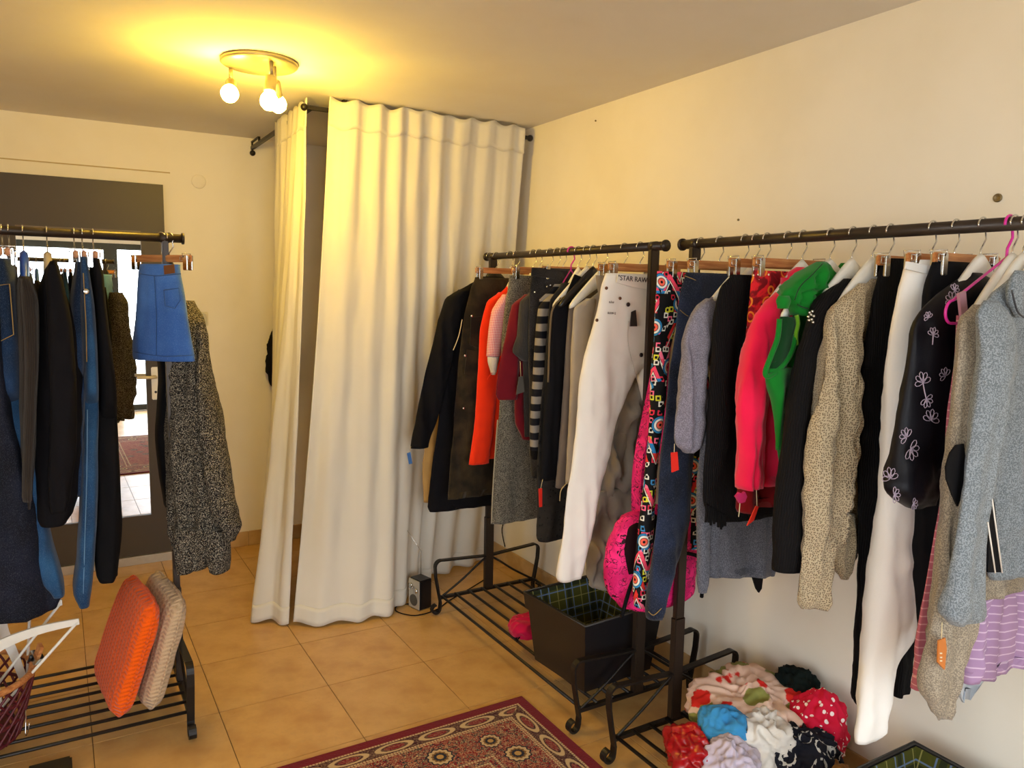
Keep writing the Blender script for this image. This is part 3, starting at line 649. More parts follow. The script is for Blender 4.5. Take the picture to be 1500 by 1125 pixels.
def lettering(gm, txt, p, size, w, mat, tilt=0.0):
    c = bpy.data.curves.new('print', 'FONT'); c.body = txt; c.size = size; c.extrude = .0005; tmp = bpy.data.objects.new('tmp', c); COL.objects.link(tmp)
    me = bpy.data.meshes.new_from_object(tmp.evaluated_get(bpy.context.evaluated_depsgraph_get())); bpy.data.objects.remove(tmp)
    u, z = gm.px(p[0], p[1], w); o = link('printed_lettering', me, mat, gm.root, False); o.location = (u, w, z); o.rotation_euler = (radians(90), tilt, 0)
INK = solid('print_ink', '#3a2b2e', .7); 
lettering(g, '"STAR RAW', (905, 410), .026, -.0405, INK, radians(3)); lettering(g, 'RAW-S', (890, 460), .012, -.036, INK, radians(3)); lettering(g, 'R\u0100W', (892, 444), .010, -.036, INK, radians(3))

# pink backpack hung between the two racks
bp = empty('backpack', (1.845, 2.07, .48)); tag(bp, 'pink and black backpack hanging between the two racks above the plaid-lined box', 'backpack')
t = NT('pink_tie_dye'); n = t.noise(18, 4); nb = t.noise(26, 3, dist=1.2); PINKD = t.done(t.mix(t.smooth((nb-.5).abs()+(n-.5)*.05, .008, .02), lin('#2a0a16'), t.mix(t.smooth(n, .35, .65), lin('#ff2d86'), lin('#d9186a'))), .7)
def puff(name, mat, c, r, par, e=.75, fold=.006, nu=28, nv=18, seed=1.0):
    vs = []; fs = []
    for j in range(nv+1):
        ph = -pi/2+pi*j/nv
        for i in range(nu):
            th = 2*pi*i/nu; f = lambda q: math.copysign(abs(q)**e, q); d = Vector((f(cos(ph))*f(cos(th))*r[0], f(cos(ph))*f(sin(th))*r[1], f(sin(ph))*r[2]))
            k = 1+fold/min(r)*noise.noise(d*22+Vector((seed, seed*2, 0)))*1.6; vs.append(tuple(Vector(c)+d*k))
    for j in range(nv):
        for i in range(nu): i2 = (i+1) % nu; fs.append((j*nu+i, j*nu+i2, (j+1)*nu+i2, (j+1)*nu+i))
    return mesh(name, vs, fs, mat, par)
puff('pack_body', PINKD, (0, .0, .19), (.205, .07, .19), bp, .72, .0035); 
puff('front_pocket', PINKD, (0, -.03, .11), (.175, .055, .105), bp, .7, .003, seed=4)
MESHB = fabric('black_mesh', '#2b0d17', '#0d0508')
puff('mesh_side_pocket', MESHB, (-.13, -.035, .24), (.045, .035, .10), bp, .8, .003, seed=7)
for s in (-1, 1): puff('black_panel', BLK, (s*.06, -.045, .30), (.035, .03, .07), bp, .8, .004, seed=9+s)
sweep('black_piping', smoothpath([(-.19, -.06, .02), (-.16, -.088, .17), (-.06, -.09, .22), (.06, -.09, .22), (.16, -.088, .17), (.19, -.06, .02)]), .007, BLK, bp)
for s in (-1, 1): sweep('shoulder_strap', smoothpath([(s*.07, .02, .36), (s*.06-.03, -.005, .55), (s*.015-.01, .0, .85), (0.030, 0, 1.17)]), (.012, .05), PINKD, bp, up=(0, 1, 0))

# ================================================================== GARMENTS ON THE RACK ALONG THE WALL
def rgt(name, label, cat, hk, short, kind='white', yaw=0.0, **kw):
    y = rail_y(hk); hanger(kind, RACK_X, y, yaw, short, **kw); return G(name, label, cat, GR, RACK_X, y, yaw)

# --- tribal print
t = NT('tribal_print'); ux, uy = t.uv(); p2 = t.vec(ux, uy)
def cellrand(sc):
    rc = t.n.new('ShaderNodeSeparateColor'); t.t.links.new(t.voro(sc, vec=p2, out='Color', rnd=.8), rc.inputs[0]); return S(t, rc.outputs[0]), S(t, rc.outputs[1])
vb = t.voro(15, vec=p2, rnd=.8); ra, rb = cellrand(15); vs_ = t.voro(44, vec=p2, metric='CHEBYCHEV', rnd=.8); rs, rs2 = cellrand(44)
HOTP = [(0, '#e8324a'), (.25, '#ff5d86'), (.5, '#d9e03a'), (.65, '#2f7fc0'), (.82, '#ff5030')]
col = t.mix(((vs_-.3).abs() < .10)*(rs > .42), lin('#0b0a0d'), t.ramp(rs2, [(0, '#f0ecdc'), (.3, '#e4e03a'), (.5, '#e6304a'), (.7, '#ff6f90'), (.88, '#3f8fc8')], True))
zig = (uy*13.0+(ux*13.0).pingpong(.5)*2.0).fract(); cm = t.noise(7, 1, p2) > .5
col = t.mix((zig < .34)*cm, col, t.ramp((uy*4.6).fract(), [(0, '#ff4f6e'), (.3, '#2b86c4'), (.45, '#ef3a33'), (.8, '#ff7a9a')], True)); col = t.mix(((zig-.44).abs() < .05)*cm, col, lin('#efeadb'))
disc_ = (rb > .5); col = t.mix((vb < .46)*disc_, col, lin('#0b0a0d'))
for q, wd, c_ in ((.13, .06, '#ff6a52'), (.27, .05, '#f2efe4'), (.38, .05, '#2f86bd')): col = t.mix(((vb-q).abs() < wd)*disc_, col, lin(c_))
TRIBAL = t.done(col, .8)
g = rgt('leggings', 'black leggings with a bright tribal print clipped to a wooden hanger', 'leggings', 1027, 'tribal print leggings', 'clip', clips=(-.125, .15))
g.part('waist', TRIBAL, [(397, 962, .13), (415, 961, .14), (450, 959, .15), (480, 958, .15)], b=.014, fold=.004, hem=False)
g.part('leg', TRIBAL, [(430, 960, 999), (450, 960, 996), (478, 958, 990), (500, 957, 985), (551, 953, 977), (600, 951, 973), (700, 943, 964), (800, 934, 958), (867, 928, 952), (890, 929, 951)], b=.02, w=-.012, fold=.005)
g.part('leg', TRIBAL, [(470, -.0, .14), (600, .0, .12), (760, .02, .11), (800, .02, .11)], b=.016, w=.008)

DARKDEN = fabric('dark_denim', '#25304a', '#11141f', 'denim'); OCHRE = solid('ochre_stitch', '#a5854a', .8)
g = rgt('jeans', 'dark blue denim jeans clipped to a wooden hanger beside the tribal print leggings', 'jeans', 1055, 'dark blue jeans', 'clip', clips=(-.115, .14))
g.part('leg', DARKDEN, [(399, 1004, .10), (412, 1001, .11), (425, 997, .12), (450, 994, .10), (500, 987, 1046), (540, 981, 1032), (628, 972, 1020), (662, 969, 1015), (740, 962, 1011), (782, 959, 1007), (850, 953, 986), (899, 947, 972), (908, 948, 968)], b=.022, w=-.008, fold=.006, blend=False)
g.part('leg', DARKDEN, [(402, .0, .10), (480, .02, .14), (600, .03, .13), (745, .04, .12)], b=.016, w=.012, blend=False)
g.line('waist_stitch', OCHRE, [(1003, 404), (1022, 412), (1041, 425)], .0012, -.024); g.line('pocket_stitch', OCHRE, [(996, 454), (1008, 463), (1020, 462)], .0012, -.024)
g.line('hem_stitch', OCHRE, [(950, 896), (958, 901), (970, 890)], .0014, -.037)

g = rgt('batwing_sweater', 'light grey batwing sweater with a red tag on its sleeve', 'sweater', 1092, 'light grey batwing sweater', 'white', half=.21)
LGREY = fabric('light_grey_wool', '#8d8894', '#6f6a74', 'tweed')
g.part('body', LGREY, [(424, 1058, .06), (436, 1040, .13), (452, 1024, .18), (560, 1040, .18), (640, 1048, .18), (690, 1050, .16)], b=.014)
g.both('sleeve', LGREY, [(437, 1034, 1044), (446, 1022, 1048), (458, 1015, 1050), (485, 1004, 1046), (554, 995, 1032), (600, 990, 1037), (637, 986, 1030), (655, 991, 1022), (664, 1003, 1014)], b=.02, w=-.02, fold=.012, kf=24)
g.tagged(REDTAG, (988, 650), [(983, 663), (992, 662), (994, 688), (984, 692)], -.045)

g = rgt('tunic', 'slate grey marl tunic with a long hanging sleeve, below the black fringed shawl', 'tunic', 1108, 'slate grey tunic', 'white')
SLATEM = fabric('slate_marl', '#6f7079', '#4c4e57', 'tweed')
g.part('body', SLATEM, [(425, 1075, .06), (450, 1055, .16), (560, 1045, .18), (700, 1040, .2), (780, 1037, .2), (1036, 846, 1130, 842)], b=.016, fold=.008)
g.both('sleeve', SLATEM, [(440, 1056, 1072), (560, 1040, 1062), (680, 1022, 1046), (780, 1020, 1040), (855, 1020, 1037), (869, 1023, 1034)], b=.015, w=.0, fold=.005)
g.slab('belt_end', BLK, [(1102, 846), (1117, 846), (1115, 862), (1111, 868), (1107, 862)], -.02, .006)

g = rgt('shawl', 'black knitted shawl with a ragged fringe clipped to a wooden hanger', 'shawl', 1124, 'black fringed shawl', 'clip', clips=(-.135, .15))
g.part('shawl_cloth', BLKRIB, [(402, 1072, .10), (420, 1056, .14), (470, 1044, .16), (560, 1038, .18), (640, 1033, .2), (700, 1030, .2), (742, 1032, .2), (766, 1052, .2)], b=.022, w=-.008, fold=.010)
for i in range(9): x = 1034+i*3.4; g.line('fringe_strand', BLKRIB, [(x, 738+i*2), (x+1, 750+i*2), (x+random.uniform(-1, 2), 758+i*1.5+random.uniform(0, 10))], .004, -.02)

t = NT('red_paisley'); v = t.voro(22); n = t.noise(25, 4, dist=1.5); col = t.mix(t.smooth(n, .42, .6), lin('#7c0d18'), lin('#e0202c')); col = t.mix((v-.34).abs() < .05, col, lin('#f08a2a')); col = t.mix(v < .12, col, lin('#1b0a10'))
w_ = t.voro(60); col = t.mix((w_ < .2)*(t.noise(6, 1) > .55), col, lin('#f0e0c0')); PAIS = t.done(col, .85)
g = rgt('skirt', 'red paisley patterned skirt clipped to a wooden hanger', 'skirt', 1155, 'red paisley skirt', 'clip', clips=(-.12, .15))
g.part('skirt_body', PAIS, [(396, 1104, .1), (410, 1100, .12), (470, 1096, .16), (560, 1092, .18), (660, 1086, .19), (716, 1080, .19)], b=.02, fold=.008)
g.part('lining', fabric('deep_red_lining', '#8e0d12'), [(700, 1084, .18), (747, 1078, 1136), (750, 1080, 1134)], b=.016)

g = rgt('blouse', 'bright pink red chiffon blouse with a high collar beside the green vest', 'blouse', 1177, 'bright pink red blouse', 'white')
CORAL = fabric('pink_red_chiffon', '#ff1f55', '#e3103c', sheen=.3)
g.part('body', CORAL, [(412, 1160, .06), (425, 1140, .14), (450, 1122, .19), (560, 1118, .2), (640, 1112, .2), (700, 1106, 1138), (712, 1108, 1138)], b=.02, fold=.01)
g.both('sleeve', CORAL, [(428, 1135, 1155), (441, 1121, 1150), (460, 1107, 1146), (531, 1090, 1136), (596, 1080, 1126), (645, 1082, 1122), (717, 1080, 1119)], b=.034, w=-.026, fold=.011, kf=26)
g.part('collar', CORAL, [(391, 1166, 1178), (398, 1156, 1188), (410, 1149, 1186), (422, 1141, 1176)], b=.03, w=-.012, fold=.004)
g.tagged(REDTAG, (1108, 716), [(1107, 741), (1111, 742), (1104, 762), (1094, 770)], -.05)
fl = g.slab('fabric_flower', fabric('deep_pink', '#d81d62'), [(1077, 727), (1082, 721), (1087, 723), (1090, 720), (1093, 727), (1090, 735), (1083, 737)], -.05, .008); g.line('flower_string', STRING, [(1084, 735), (1083, 748), (1082, 757)], .0012, -.05, fl)

# --- green vest
GREEN = fabric('green_cotton', '#0f8a26', '#0a5f1a'); DGREEN = fabric('dark_green_lining', '#0b4a1c', '#072f12'); LIME = fabric('lime_trim', '#6fae1c')
g = rgt('hooded_vest', 'bright green sleeveless vest with a thick collar showing its hanger in the armhole', 'vest', 1218, 'bright green vest', 'white', half=.23)
g.part('body', GREEN, [(430, 1170, .12), (470, 1160, .17), (540, 1140, .19), (600, 1136, .19), (662, 1139, .16), (680, 1142, .14)], b=.024, fold=.008)
g.part('lining', DGREEN, [(464, 1142, 1166), (490, 1137, 1166), (520, 1129, 1160), (545, 1124, 1150)], b=.012, w=-.036, fold=.003)
g.part('front_panel', GREEN, [(540, 1121, 1160), (560, 1123, 1158), (586, 1131, 1154), (632, 1137, 1148), (660, 1138, 1143)], b=.016, w=-.04, fold=.006)
g.line('armhole_trim', GREEN, [(1142, 467), (1139, 495), (1130, 520), (1121, 545), (1127, 551), (1147, 535), (1160, 515), (1166, 490)], .007, -.05)
g.part('collar', GREEN, [(383, 1196, 1212), (388, 1188, 1221), (402, 1170, 1223), (418, 1156, 1218), (432, 1143, 1205), (448, 1150, 1192), (462, 1158, 1186)], b=.026, w=-.03, fold=.014, kf=24, kz=14)
g.line('collar_crease', DGREEN, [(1205, 386), (1190, 402), (1172, 420), (1164, 440)], .0016, -.066); g.line('collar_crease', DGREEN, [(1168, 446), (1176, 450), (1184, 452)], .0016, -.066)  # dark lines drawn in for the shaded creases of the folded collar
g.part('collar_end', GREEN, [(433, 1140, 1156), (440, 1137, 1158), (452, 1139, 1154)], b=.02, w=-.055, fold=.004)
g.part('back_collar', GREEN, [(385, 1232, 1248), (392, 1231, 1251), (404, 1234, 1248)], b=.02, w=.0)
g.line('lime_strap', LIME, [(1167, 462), (1169, 475), (1166, 490), (1167, 505)], .006, -.052)

g = rgt('sweater', 'black knitted sweater with rhinestones on the shoulder beside the green vest', 'sweater', 1250, 'black rhinestone sweater', 'white')
g.part('body', BLK, [(410, 1240, .06), (424, 1222, .14), (440, 1200, .19), (540, 1196, .2), (700, 1180, .2), (830, 1170, .18)], b=.02)
g.both('sleeve', BLKRIB, [(408, 1236, 1262), (420, 1218, 1256), (436, 1196, 1250), (463, 1182, 1232), (520, 1165, 1215), (600, 1152, 1200), (725, 1135, 1182), (771, 1131, 1176), (838, 1130, 1168)], b=.032, w=-.03, fold=.008)
for p in ((1183, 464), (1187, 461), (1191, 463), (1184, 469), (1188, 468), (1190, 472), (1185, 458), (1189, 456)): g.disc('rhinestone', CHROME, *p, r=.0035, w=-.064)

g = rgt('sweater', 'beige open knit batwing sweater on a white hanger', 'sweater', 1280, 'beige open knit sweater', 'white')
BKN = fabric('beige_open_knit', '#bfae8e', '#64533c', 'knit')
g.part('body', BKN, [(408, 1263, .06), (425, 1243, .12), (445, 1226, .17), (520, 1222, .19), (600, 1220, .18), (700, 1218, .16), (770, 1216, .13), (793, 1218, .1)], b=.022, fold=.012)
sl = g.part('sleeve', BKN, [(415, 1258, 1274), (440, 1230, 1266), (464, 1212, 1262), (500, 1205, 1258), (550, 1198, 1256), (600, 1188, 1254), (644, 1179, 1250), (720, 1174, 1248), (794, 1169, 1226), (850, 1166, 1212), (885, 1166, 1205), (893, 1172, 1200)], b=.034, w=-.028, fold=.016, kf=30)
g.part('sleeve', BKN, [(425, .1, .16), (480, .17, .25), (600, .2, .29), (800, .22, .3)], b=.025)
g.part('hem_corner', BKN, [(760, 1205, 1252), (810, 1208, 1250), (840, 1224, 1244), (849, 1232, 1240)], b=.02, w=-.02, fold=.008)

g = rgt('trousers', 'black ribbed trousers on a clip hanger beside the white trousers', 'trousers', 1305, 'black ribbed trousers', 'clip', clips=(-.025, .16))
g.part('waist', BLKRIB, [(378, 1294, .17), (395, 1288, .19), (430, 1280, .2), (520, 1266, .2), (580, 1260, .2)], b=.024, fold=.006, hem=False)
g.part('leg', BLKRIB, [(540, 1264, 1318), (640, 1256, 1308), (760, 1254, 1300), (900, 1252, 1292), (1000, 1248, 1288), (1026, 1247, 1284), (1036, 1256, 1278)], b=.028, w=-.012)
g.part('leg', BLKRIB, [(540, .02, .19), (760, 1320, 1362), (900, 1310, 1345), (1000, 1308, 1334), (1022, 1308, 1332)], b=.022, w=.012)

g = rgt('trousers', 'long white trousers on a clip hanger between black ribbed trousers and floral top', 'trousers', 1367, 'long white trousers', 'clip', clips=(-.075, .15))
t = NT('white_twill'); n = t.noise(500, 2); n2 = t.noise(6, 4); t.bump(n+n2*2.0, .15, .0015); WT = t.done(t.mix(n2*.5, lin('#f3f0ea'), lin('#e2ddd4')), .85, 0, .2, .1)
g.part('leg', WT, [(380, 1329, .2), (395, 1323, .205), (420, 1316, .205), (500, 1302, .19), (560, 1292, 1372), (600, 1290, 1360), (664, 1290, 1350), (740, 1289, 1345), (800, 1284, 1342), (860, 1276, 1338), (930, 1268, 1332), (985, 1263, 1312), (1040, 1257, 1303), (1080, 1252, 1296), (1092, 1253, 1286)], b=.04, fold=.009, blend=False)
g.part('leg', WT, [(384, .06, .2), (560, .03, .17), (740, .04, .16), (880, .05, .15)], b=.028, w=.014, blend=False)
g.slab('waistband', WT, [(1328, 383), (1370, 391), (1409, 402), (1408, 420), (1368, 404), (1326, 394)], -.036, .005)

g = rgt('trousers', 'plain black trousers hanging under the black floral top', 'trousers', 1401, 'plain black trousers', 'clip', clips=(-.06, .16))
g.part('waist', BLK, [(382, 1366, .18), (420, 1360, .19), (560, 1350, .2)], b=.018, hem=False)
g.part('leg', BLK, [(540, 1352, .2), (740, 1346, 1392), (840, 1338, 1384), (900, 1342, 1376), (946, 1346, 1368), (955, 1350, 1362)], b=.022, w=-.004)

g = rgt('top', 'black top with white embroidered flowers on a white hanger', 'top', 1440, 'black floral top', 'white')
SATIN = fabric('black_satin', '#15131a', '#0b0a0e', rough=.5)
g.part('body', SATIN, [(399, 1412, 1438), (410, 1400, .08), (440, 1360, .15), (471, 1340, .2), (522, 1330, .2), (579, 1320, .2), (640, 1310, .19), (690, 1298, 1384), (718, 1291, 1382), (736, 1308, 1378), (746, 1330, 1372)], b=.034, fold=.008)
g.part('sleeve', SATIN, [(440, .1, .18), (480, .16, .25), (575, .18, .27)], b=.03)
def flower(c, s, rot, n=5, parent=None):
    petals = []
    for k in range(n):
        a = rot+(k-(n-1)/2)*.75
        for q in range(9): tt = q/8*2*pi; l = (1-cos(tt))/2; w_ = sin(tt)*.28*s*(.6+.4*l); petals.append((c[0]+(sin(a)*l*s+cos(a)*w_)*.75, c[1]-cos(a)*l*s+sin(a)*w_))
    g.line('embroidered_flower', EMB, petals, .0008, -.039, parent, False)
EMB = solid('white_thread', '#a999ab', .7)
for c, s, ro in (((1352, 560), 16, -.3), ((1357, 585), 13, 2.6), ((1367, 490), 11, .3), ((1364, 615), 16, .2), ((1334, 658), 17, 2.2), ((1328, 640), 14, -.8), ((1304, 700), 16, -.2), ((1310, 725), 12, 1.6), ((1360, 465), 9, -.5), ((1395, 440), 14, -.4), ((1338, 738), 9, 1.8), ((1385, 550), 12, -.7), ((1398, 425), 10, .8)): flower(c, s, ro)
g.line('flower_stem', EMB, [(1352, 560), (1354, 572), (1357, 585)], .0012, -.039); g.line('flower_stem', EMB, [(1367, 490), (1366, 505)], .0012, -.039)

g = rgt('dress', 'rose pink dress with fine white stripes on a pink wire hanger', 'dress', 1479, 'rose striped dress', 'wire', half=.23)
def stripes(nm, c, c2, k, tilt=0.0):
    t = NT(nm); s_ = ((t.z+t.x*tilt+t.noise(3)*.01)*k).fract(); return t.done(t.mix(t.smooth((s_-.5).abs(), .40, .45), lin(c), lin(c2)), .9)
ROSE = stripes('rose_stripe', '#b5626c', '#d79a98', 55); LILAC = stripes('lilac_stripe', '#a888ad', '#d3bcd3', 48)
STRAPM = fabric('pink_strap', '#c98f9b')
g.slab('strap', STRAPM, [(1403, 430), (1413, 426), (1417, 470), (1408, 474)], -.012, .006)
g.part('body', ROSE, [(462, 1402, .16), (520, 1398, .18), (600, 1386, .19), (700, 1380, .19), (800, 1365, .2), (930, 1346, .2), (990, 1341, 1375), (1012, 1339, 1352)], b=.014, w=.0, fold=.008)

g = rgt('dress', 'lilac striped jersey dress whose hem shows below the grey blazer', 'dress', 1487, 'lilac striped dress', 'white')
g.part('body', LILAC, [(420, 1470, .06), (450, 1440, .16), (700, 1434, .22), (880, 1434, .24), (985, 1425, .27), (997, 1432, .26)], b=.012, fold=.010, kf=24)
g.part('side_flap', LILAC, [(880, 1425, 1470), (960, 1412, 1452), (1000, 1404, 1426)], b=.012, w=-.014)
g.part('underskirt', fabric('pale_blue_jersey', '#c3c9cf', '#a9b0b8'), [(960, 1428, 1462), (1000, 1407, 1452), (1020, 1408, 1438), (1031, 1412, 1424)], b=.01, w=.014)

g = rgt('knit_coat', 'long grey marl knitted coat with a black elbow patch and orange tag', 'coat', 1503, 'long grey marl coat', 'white')
MARL = fabric('grey_marl_knit', '#a69a86', '#7b7163', 'tweed')
g.part('body', MARL, [(420, 1480, .06), (445, 1450, .16), (475, 1440, .2), (700, 1430, .2), (880, 1425, .2)], b=.010)
g.part('sleeve', MARL, [(446, 1424, 1456), (470, 1402, 1450), (520, 1398, 1444), (600, 1392, 1432), (700, 1385, 1424), (800, 1374, 1420), (900, 1361, 1424), (960, 1352, 1420), (1018, 1347, 1405), (1048, 1364, 1398), (1056, 1371, 1394)], b=.026, w=-.014, fold=.010, kf=26)
g.slab('elbow_patch', BLK, [(1411, 650), (1400, 652), (1391, 664), (1385, 684), (1386, 702), (1394, 724), (1402, 742), (1410, 720), (1414, 680)], -.046, .004)
tgm = solid('orange_card', '#c8742a', .6); tg_ = g.tagged(tgm, (1380, 912), [(1374, 938), (1384, 934), (1386, 950), (1383, 981), (1373, 970)], -.048)
for dy in (956, 962, 967): g.slab('tag_print', solid('tag_print_cream', '#e9d9b8'), [(1377, dy), (1380, dy), (1380, dy+2), (1377, dy+2)], -.0505, .001, tg_)

g = rgt('blazer', 'blue grey wool blazer with black and white trim on its front edge', 'blazer', 1527, 'blue grey wool blazer', 'white')
BLZ = fabric('blue_grey_wool', '#8d959b', '#646b70', 'tweed')
g.part('body', BLZ, [(398, 1486, 1540), (408, 1476, .08), (430, 1452, .15), (455, 1436, .2), (520, 1440, .22), (700, 1440, .22), (843, 1444, .22), (850, 1448, .22)], b=.022, fold=.010)
g.part('sleeve', BLZ, [(440, 1440, 1462), (456, 1428, 1476), (480, 1428, 1486), (528, 1432, 1488), (600, 1424, 1476), (664, 1414, 1464), (780, 1398, 1446), (860, 1386, 1442), (904, 1377, 1446), (918, 1386, 1445)], b=.036, w=-.034, fold=.009)
g.part('lapel', BLZ, [(396, 1486, 1500), (410, 1478, 1500), (440, 1476, 1496), (465, 1486, 1498)], b=.012, w=-.03)
tr = g.slab('black_trim', BLK, [(1452, 716), (1456, 740), (1466, 838), (1446, 838), (1448, 760)], -.048, .004)
for a_, b2 in (((1451, 714), (1468, 839)), ((1447, 765), (1458, 839))): g.line('white_trim', WCUFF, [a_, b2], .0017, -.052, tr)
g.line('front_seam', solid('dark_seam', '#33343a'), [(1482, 425), (1490, 455), (1500, 465)], .002, -.05)
g.part('sleeve', BLZ, [(455, .14, .2), (600, .2, .28), (840, .22, .3)], b=.03)

# ================================================================== GARMENTS ON THE RACK IN FRONT OF THE MIRRORED DOOR
def lft(name, label, cat, hk, short, kind='white', yaw=0.0, hyaw=radians(90), **kw):
    x = rail_x(hk); hanger(kind, x, LRACK_Y, hyaw, short, **kw); g_ = G(name, label, cat, GL, x, LRACK_Y, yaw)
    if not yaw: g_.sq, g_.sy = .55, .6
    return g_
SKY = fabric('sky_denim', '#4f7fc8', '#3560a8', 'denim'); MIDDEN = fabric('mid_denim', '#295680', '#1a385a', 'denim'); SEAMB = fabric('blue_seam', '#3a62a2'); DKD = fabric('deep_denim', '#1e3a5f', '#101f35', 'denim'); NVD = fabric('night_denim', '#1b1f30', '#0e1019', 'denim')
ya = radians(-48)
g = lft('denim_skirt', 'short light blue denim skirt with a brown leather patch on a clip hanger', 'skirt', 236, 'light blue denim skirt', 'clip', ya, ya, clips=(-.115, .115), half=.13)
g.part('skirt_body', SKY, [(387, 206, 264), (396, 204, 264), (430, 202, 270), (480, 199, 279), (521, 196, 286), (525, 197, 286)], b=.045, fold=.004)
wbp = g.slab('leather_patch', solid('brown_leather', '#7a4a26', .5), [(240, 389), (255, 387), (256, 400), (241, 402)], -.055, .003)
g.line('waist_seam', SEAMB, [(205, 401), (230, 404), (265, 401)], .0016, -.05); g.line('side_seam', SEAMB, [(226, 404), (229, 460), (229, 520)], .0014, -.054); g.line('hem_seam', SEAMB, [(198, 516), (240, 522), (285, 520)], .0014, -.054)
pk = [(240, 425), (262, 422), (264, 440), (256, 452), (242, 448), (240, 425)]; g.line('pocket_seam', SEAMB, pk, .0014, -.056, None, False)

t = NT('boucle_knit'); n = t.noise(330, 2); n2 = t.voro(210); t.bump(n2, .8, .006); BOUC = t.done(t.mix(t.smooth(n+n2*.2, .60, .72), lin('#171412'), lin('#a59a86')), .95)
g = lft('boucle_cardigan', 'shaggy black and grey boucle cardigan hanging at the end of the rack', 'cardigan', 247, 'shaggy boucle cardigan', 'black', radians(-40), radians(-40), half=.07)
g.part('body', BOUC, [(440, 250, 285), (470, 246, 300), (520, 246, 305), (560, 243, 312), (640, 241, 330), (700, 242, 340), (760, 246, 330), (810, 255, 318), (830, 260, 305)], b=.06, w=(.10, -.05), fold=.016, kf=18)
g.part('sleeve', BOUC, [(470, 285, 300), (490, 284, 304), (560, 290, 314), (640, 300, 332), (700, 310, 346), (750, 320, 357), (768, 330, 358), (790, 332, 346)], b=.05, w=(.07, -.07), fold=.012)
g.part('hem_corner', BOUC, [(770, 252, 320), (815, 258, 300), (838, 262, 282)], b=.04, w=-.06, fold=.01); g.part('hem_corner', BOUC, [(770, 290, 338), (815, 302, 338), (834, 308, 336)], b=.04, w=-.04, fold=.01)
g = lft('jacket', 'black jacket tucked behind the shaggy boucle cardigan', 'jacket', 244, 'black jacket', 'black', half=.05)
g.part('body', BLK, [(425, 222, 236), (470, 222, 242), (540, 232, 250), (600, 230, 250), (640, 227, 250), (700, 233, 250), (740, 240, 252)], b=.06, w=.13)

g = lft('trousers', 'black trousers beside the mid blue jeans on the rack by the mirror', 'trousers', 136, 'slim black trousers', 'clip', clips=(-.14, .14))
g.part('waist', BLK, [(380, 131, 145), (400, 132, 150), (460, 138, 156), (560, 144, 168), (620, 144, 171)], b=.17, fold=.004, hem=False)
g.part('leg', BLK, [(600, 142, 171), (700, 140, 175), (760, 139, 178), (800, 138, 176), (838, 139, 172), (844, 142, 168)], b=.09, w=-.07); g.part('leg', BLK, [(600, 144, 170), (800, 148, 174), (840, 150, 172)], b=.07, w=.10)
g = lft('jeans', 'mid blue jeans with a side seam and button facing the room', 'jeans', 120, 'mid blue jeans', 'clip', clips=(-.14, .14))
g.part('waist', MIDDEN, [(378, 114, 127), (400, 113, 131), (450, 115, 138), (540, 120, 143), (600, 122, 144)], b=.17, fold=.004, hem=False)
g.part('leg', MIDDEN, [(580, 122, 144), (660, 119, 144), (767, 115, 142), (820, 112, 138), (850, 107, 135), (866, 107, 133), (880, 114, 131)], b=.085, w=-.08, fold=.006); g.part('leg', MIDDEN, [(580, 124, 142), (760, 118, 138), (850, 116, 132)], b=.07, w=.10)
g.line('side_seam', OCHRE, [(122, 400), (124, 440), (126, 480), (127, 530)], .0016, -.175); g.line('side_seam', fabric('pale_seam', '#6f9cc4'), [(128, 600), (127, 700), (124, 800), (122, 870)], .0016, -.17)
g.disc('button', CHROME, 126, 427, r=.010, w=-.176)
g = lft('jeans', 'dark indigo jeans squeezed between the black coat and the mid blue jeans', 'jeans', 108, 'dark indigo jeans', 'clip', clips=(-.14, .14))
g.part('waist', DKD, [(385, 110, 117), (410, 106, 120), (440, 102, 120), (500, 102, 122), (560, 104, 124)], b=.16, hem=False); g.part('leg', DKD, [(540, 104, 124), (690, 108, 122), (720, 110, 120)], b=.08, w=-.07)

g = lft('coat', 'black coat on a cream wooden hanger beside the brown pinstripe jacket', 'coat', 68, 'black coat by the mirror', 'cream')
g.part('body', NAVYBLK, [(384, 73, 84), (395, 66, 87), (420, 58, 94), (480, 54, 116), (560, 50, 122), (640, 48, 124), (713, 48, 118), (745, 50, 108), (753, 56, 100)], b=.19, fold=.008)
g.part('sleeve', NAVYBLK, [(388, 70, 86), (410, 66, 92), (480, 70, 106), (560, 72, 112), (650, 72, 112), (730, 70, 104), (748, 74, 98)], b=.05, w=-.2, fold=.008)
PIN = fabric('brown_pinstripe', '#3a312b', '#211c19', 'rib')
g = lft('jacket', 'brown pinstripe jacket on a blue plastic hanger', 'jacket', 33, 'brown pinstripe jacket', 'blue')
g.part('body', PIN, [(405, 28, 44), (420, 26, 52), (440, 26, 56), (533, 28, 57), (640, 30, 56), (728, 32, 50)], b=.18)
g.part('sleeve', PIN, [(408, 30, 46), (440, 32, 56), (533, 36, 57), (640, 34, 52), (724, 32, 48), (731, 33, 47)], b=.05, w=-.18)
g = lft('jeans', 'blue jeans showing a stitched back pocket beside the brown pinstripe jacket', 'jeans', 12, 'blue jeans with back pocket', 'clip', clips=(-.14, .14))
g.part('waist', DKD, [(380, -8, 18), (400, -12, 24), (440, -14, 28), (520, -14, 34), (600, -14, 40)], b=.17, fold=.005, hem=False)
g.part('leg', MIDDEN, [(560, -10, 38), (660, 0, 50), (751, 25, 68), (800, 40, 78), (850, 62, 92), (866, 76, 95)], b=.08, w=-.08); g.part('leg', DKD, [(580, -10, 34), (750, -4, 36), (840, 0, 34)], b=.07, w=.1)
g.line('pocket_stitch', OCHRE, [(-2, 418), (14, 416), (17, 450), (20, 490), (0, 500)], .0016, -.178, None, False)
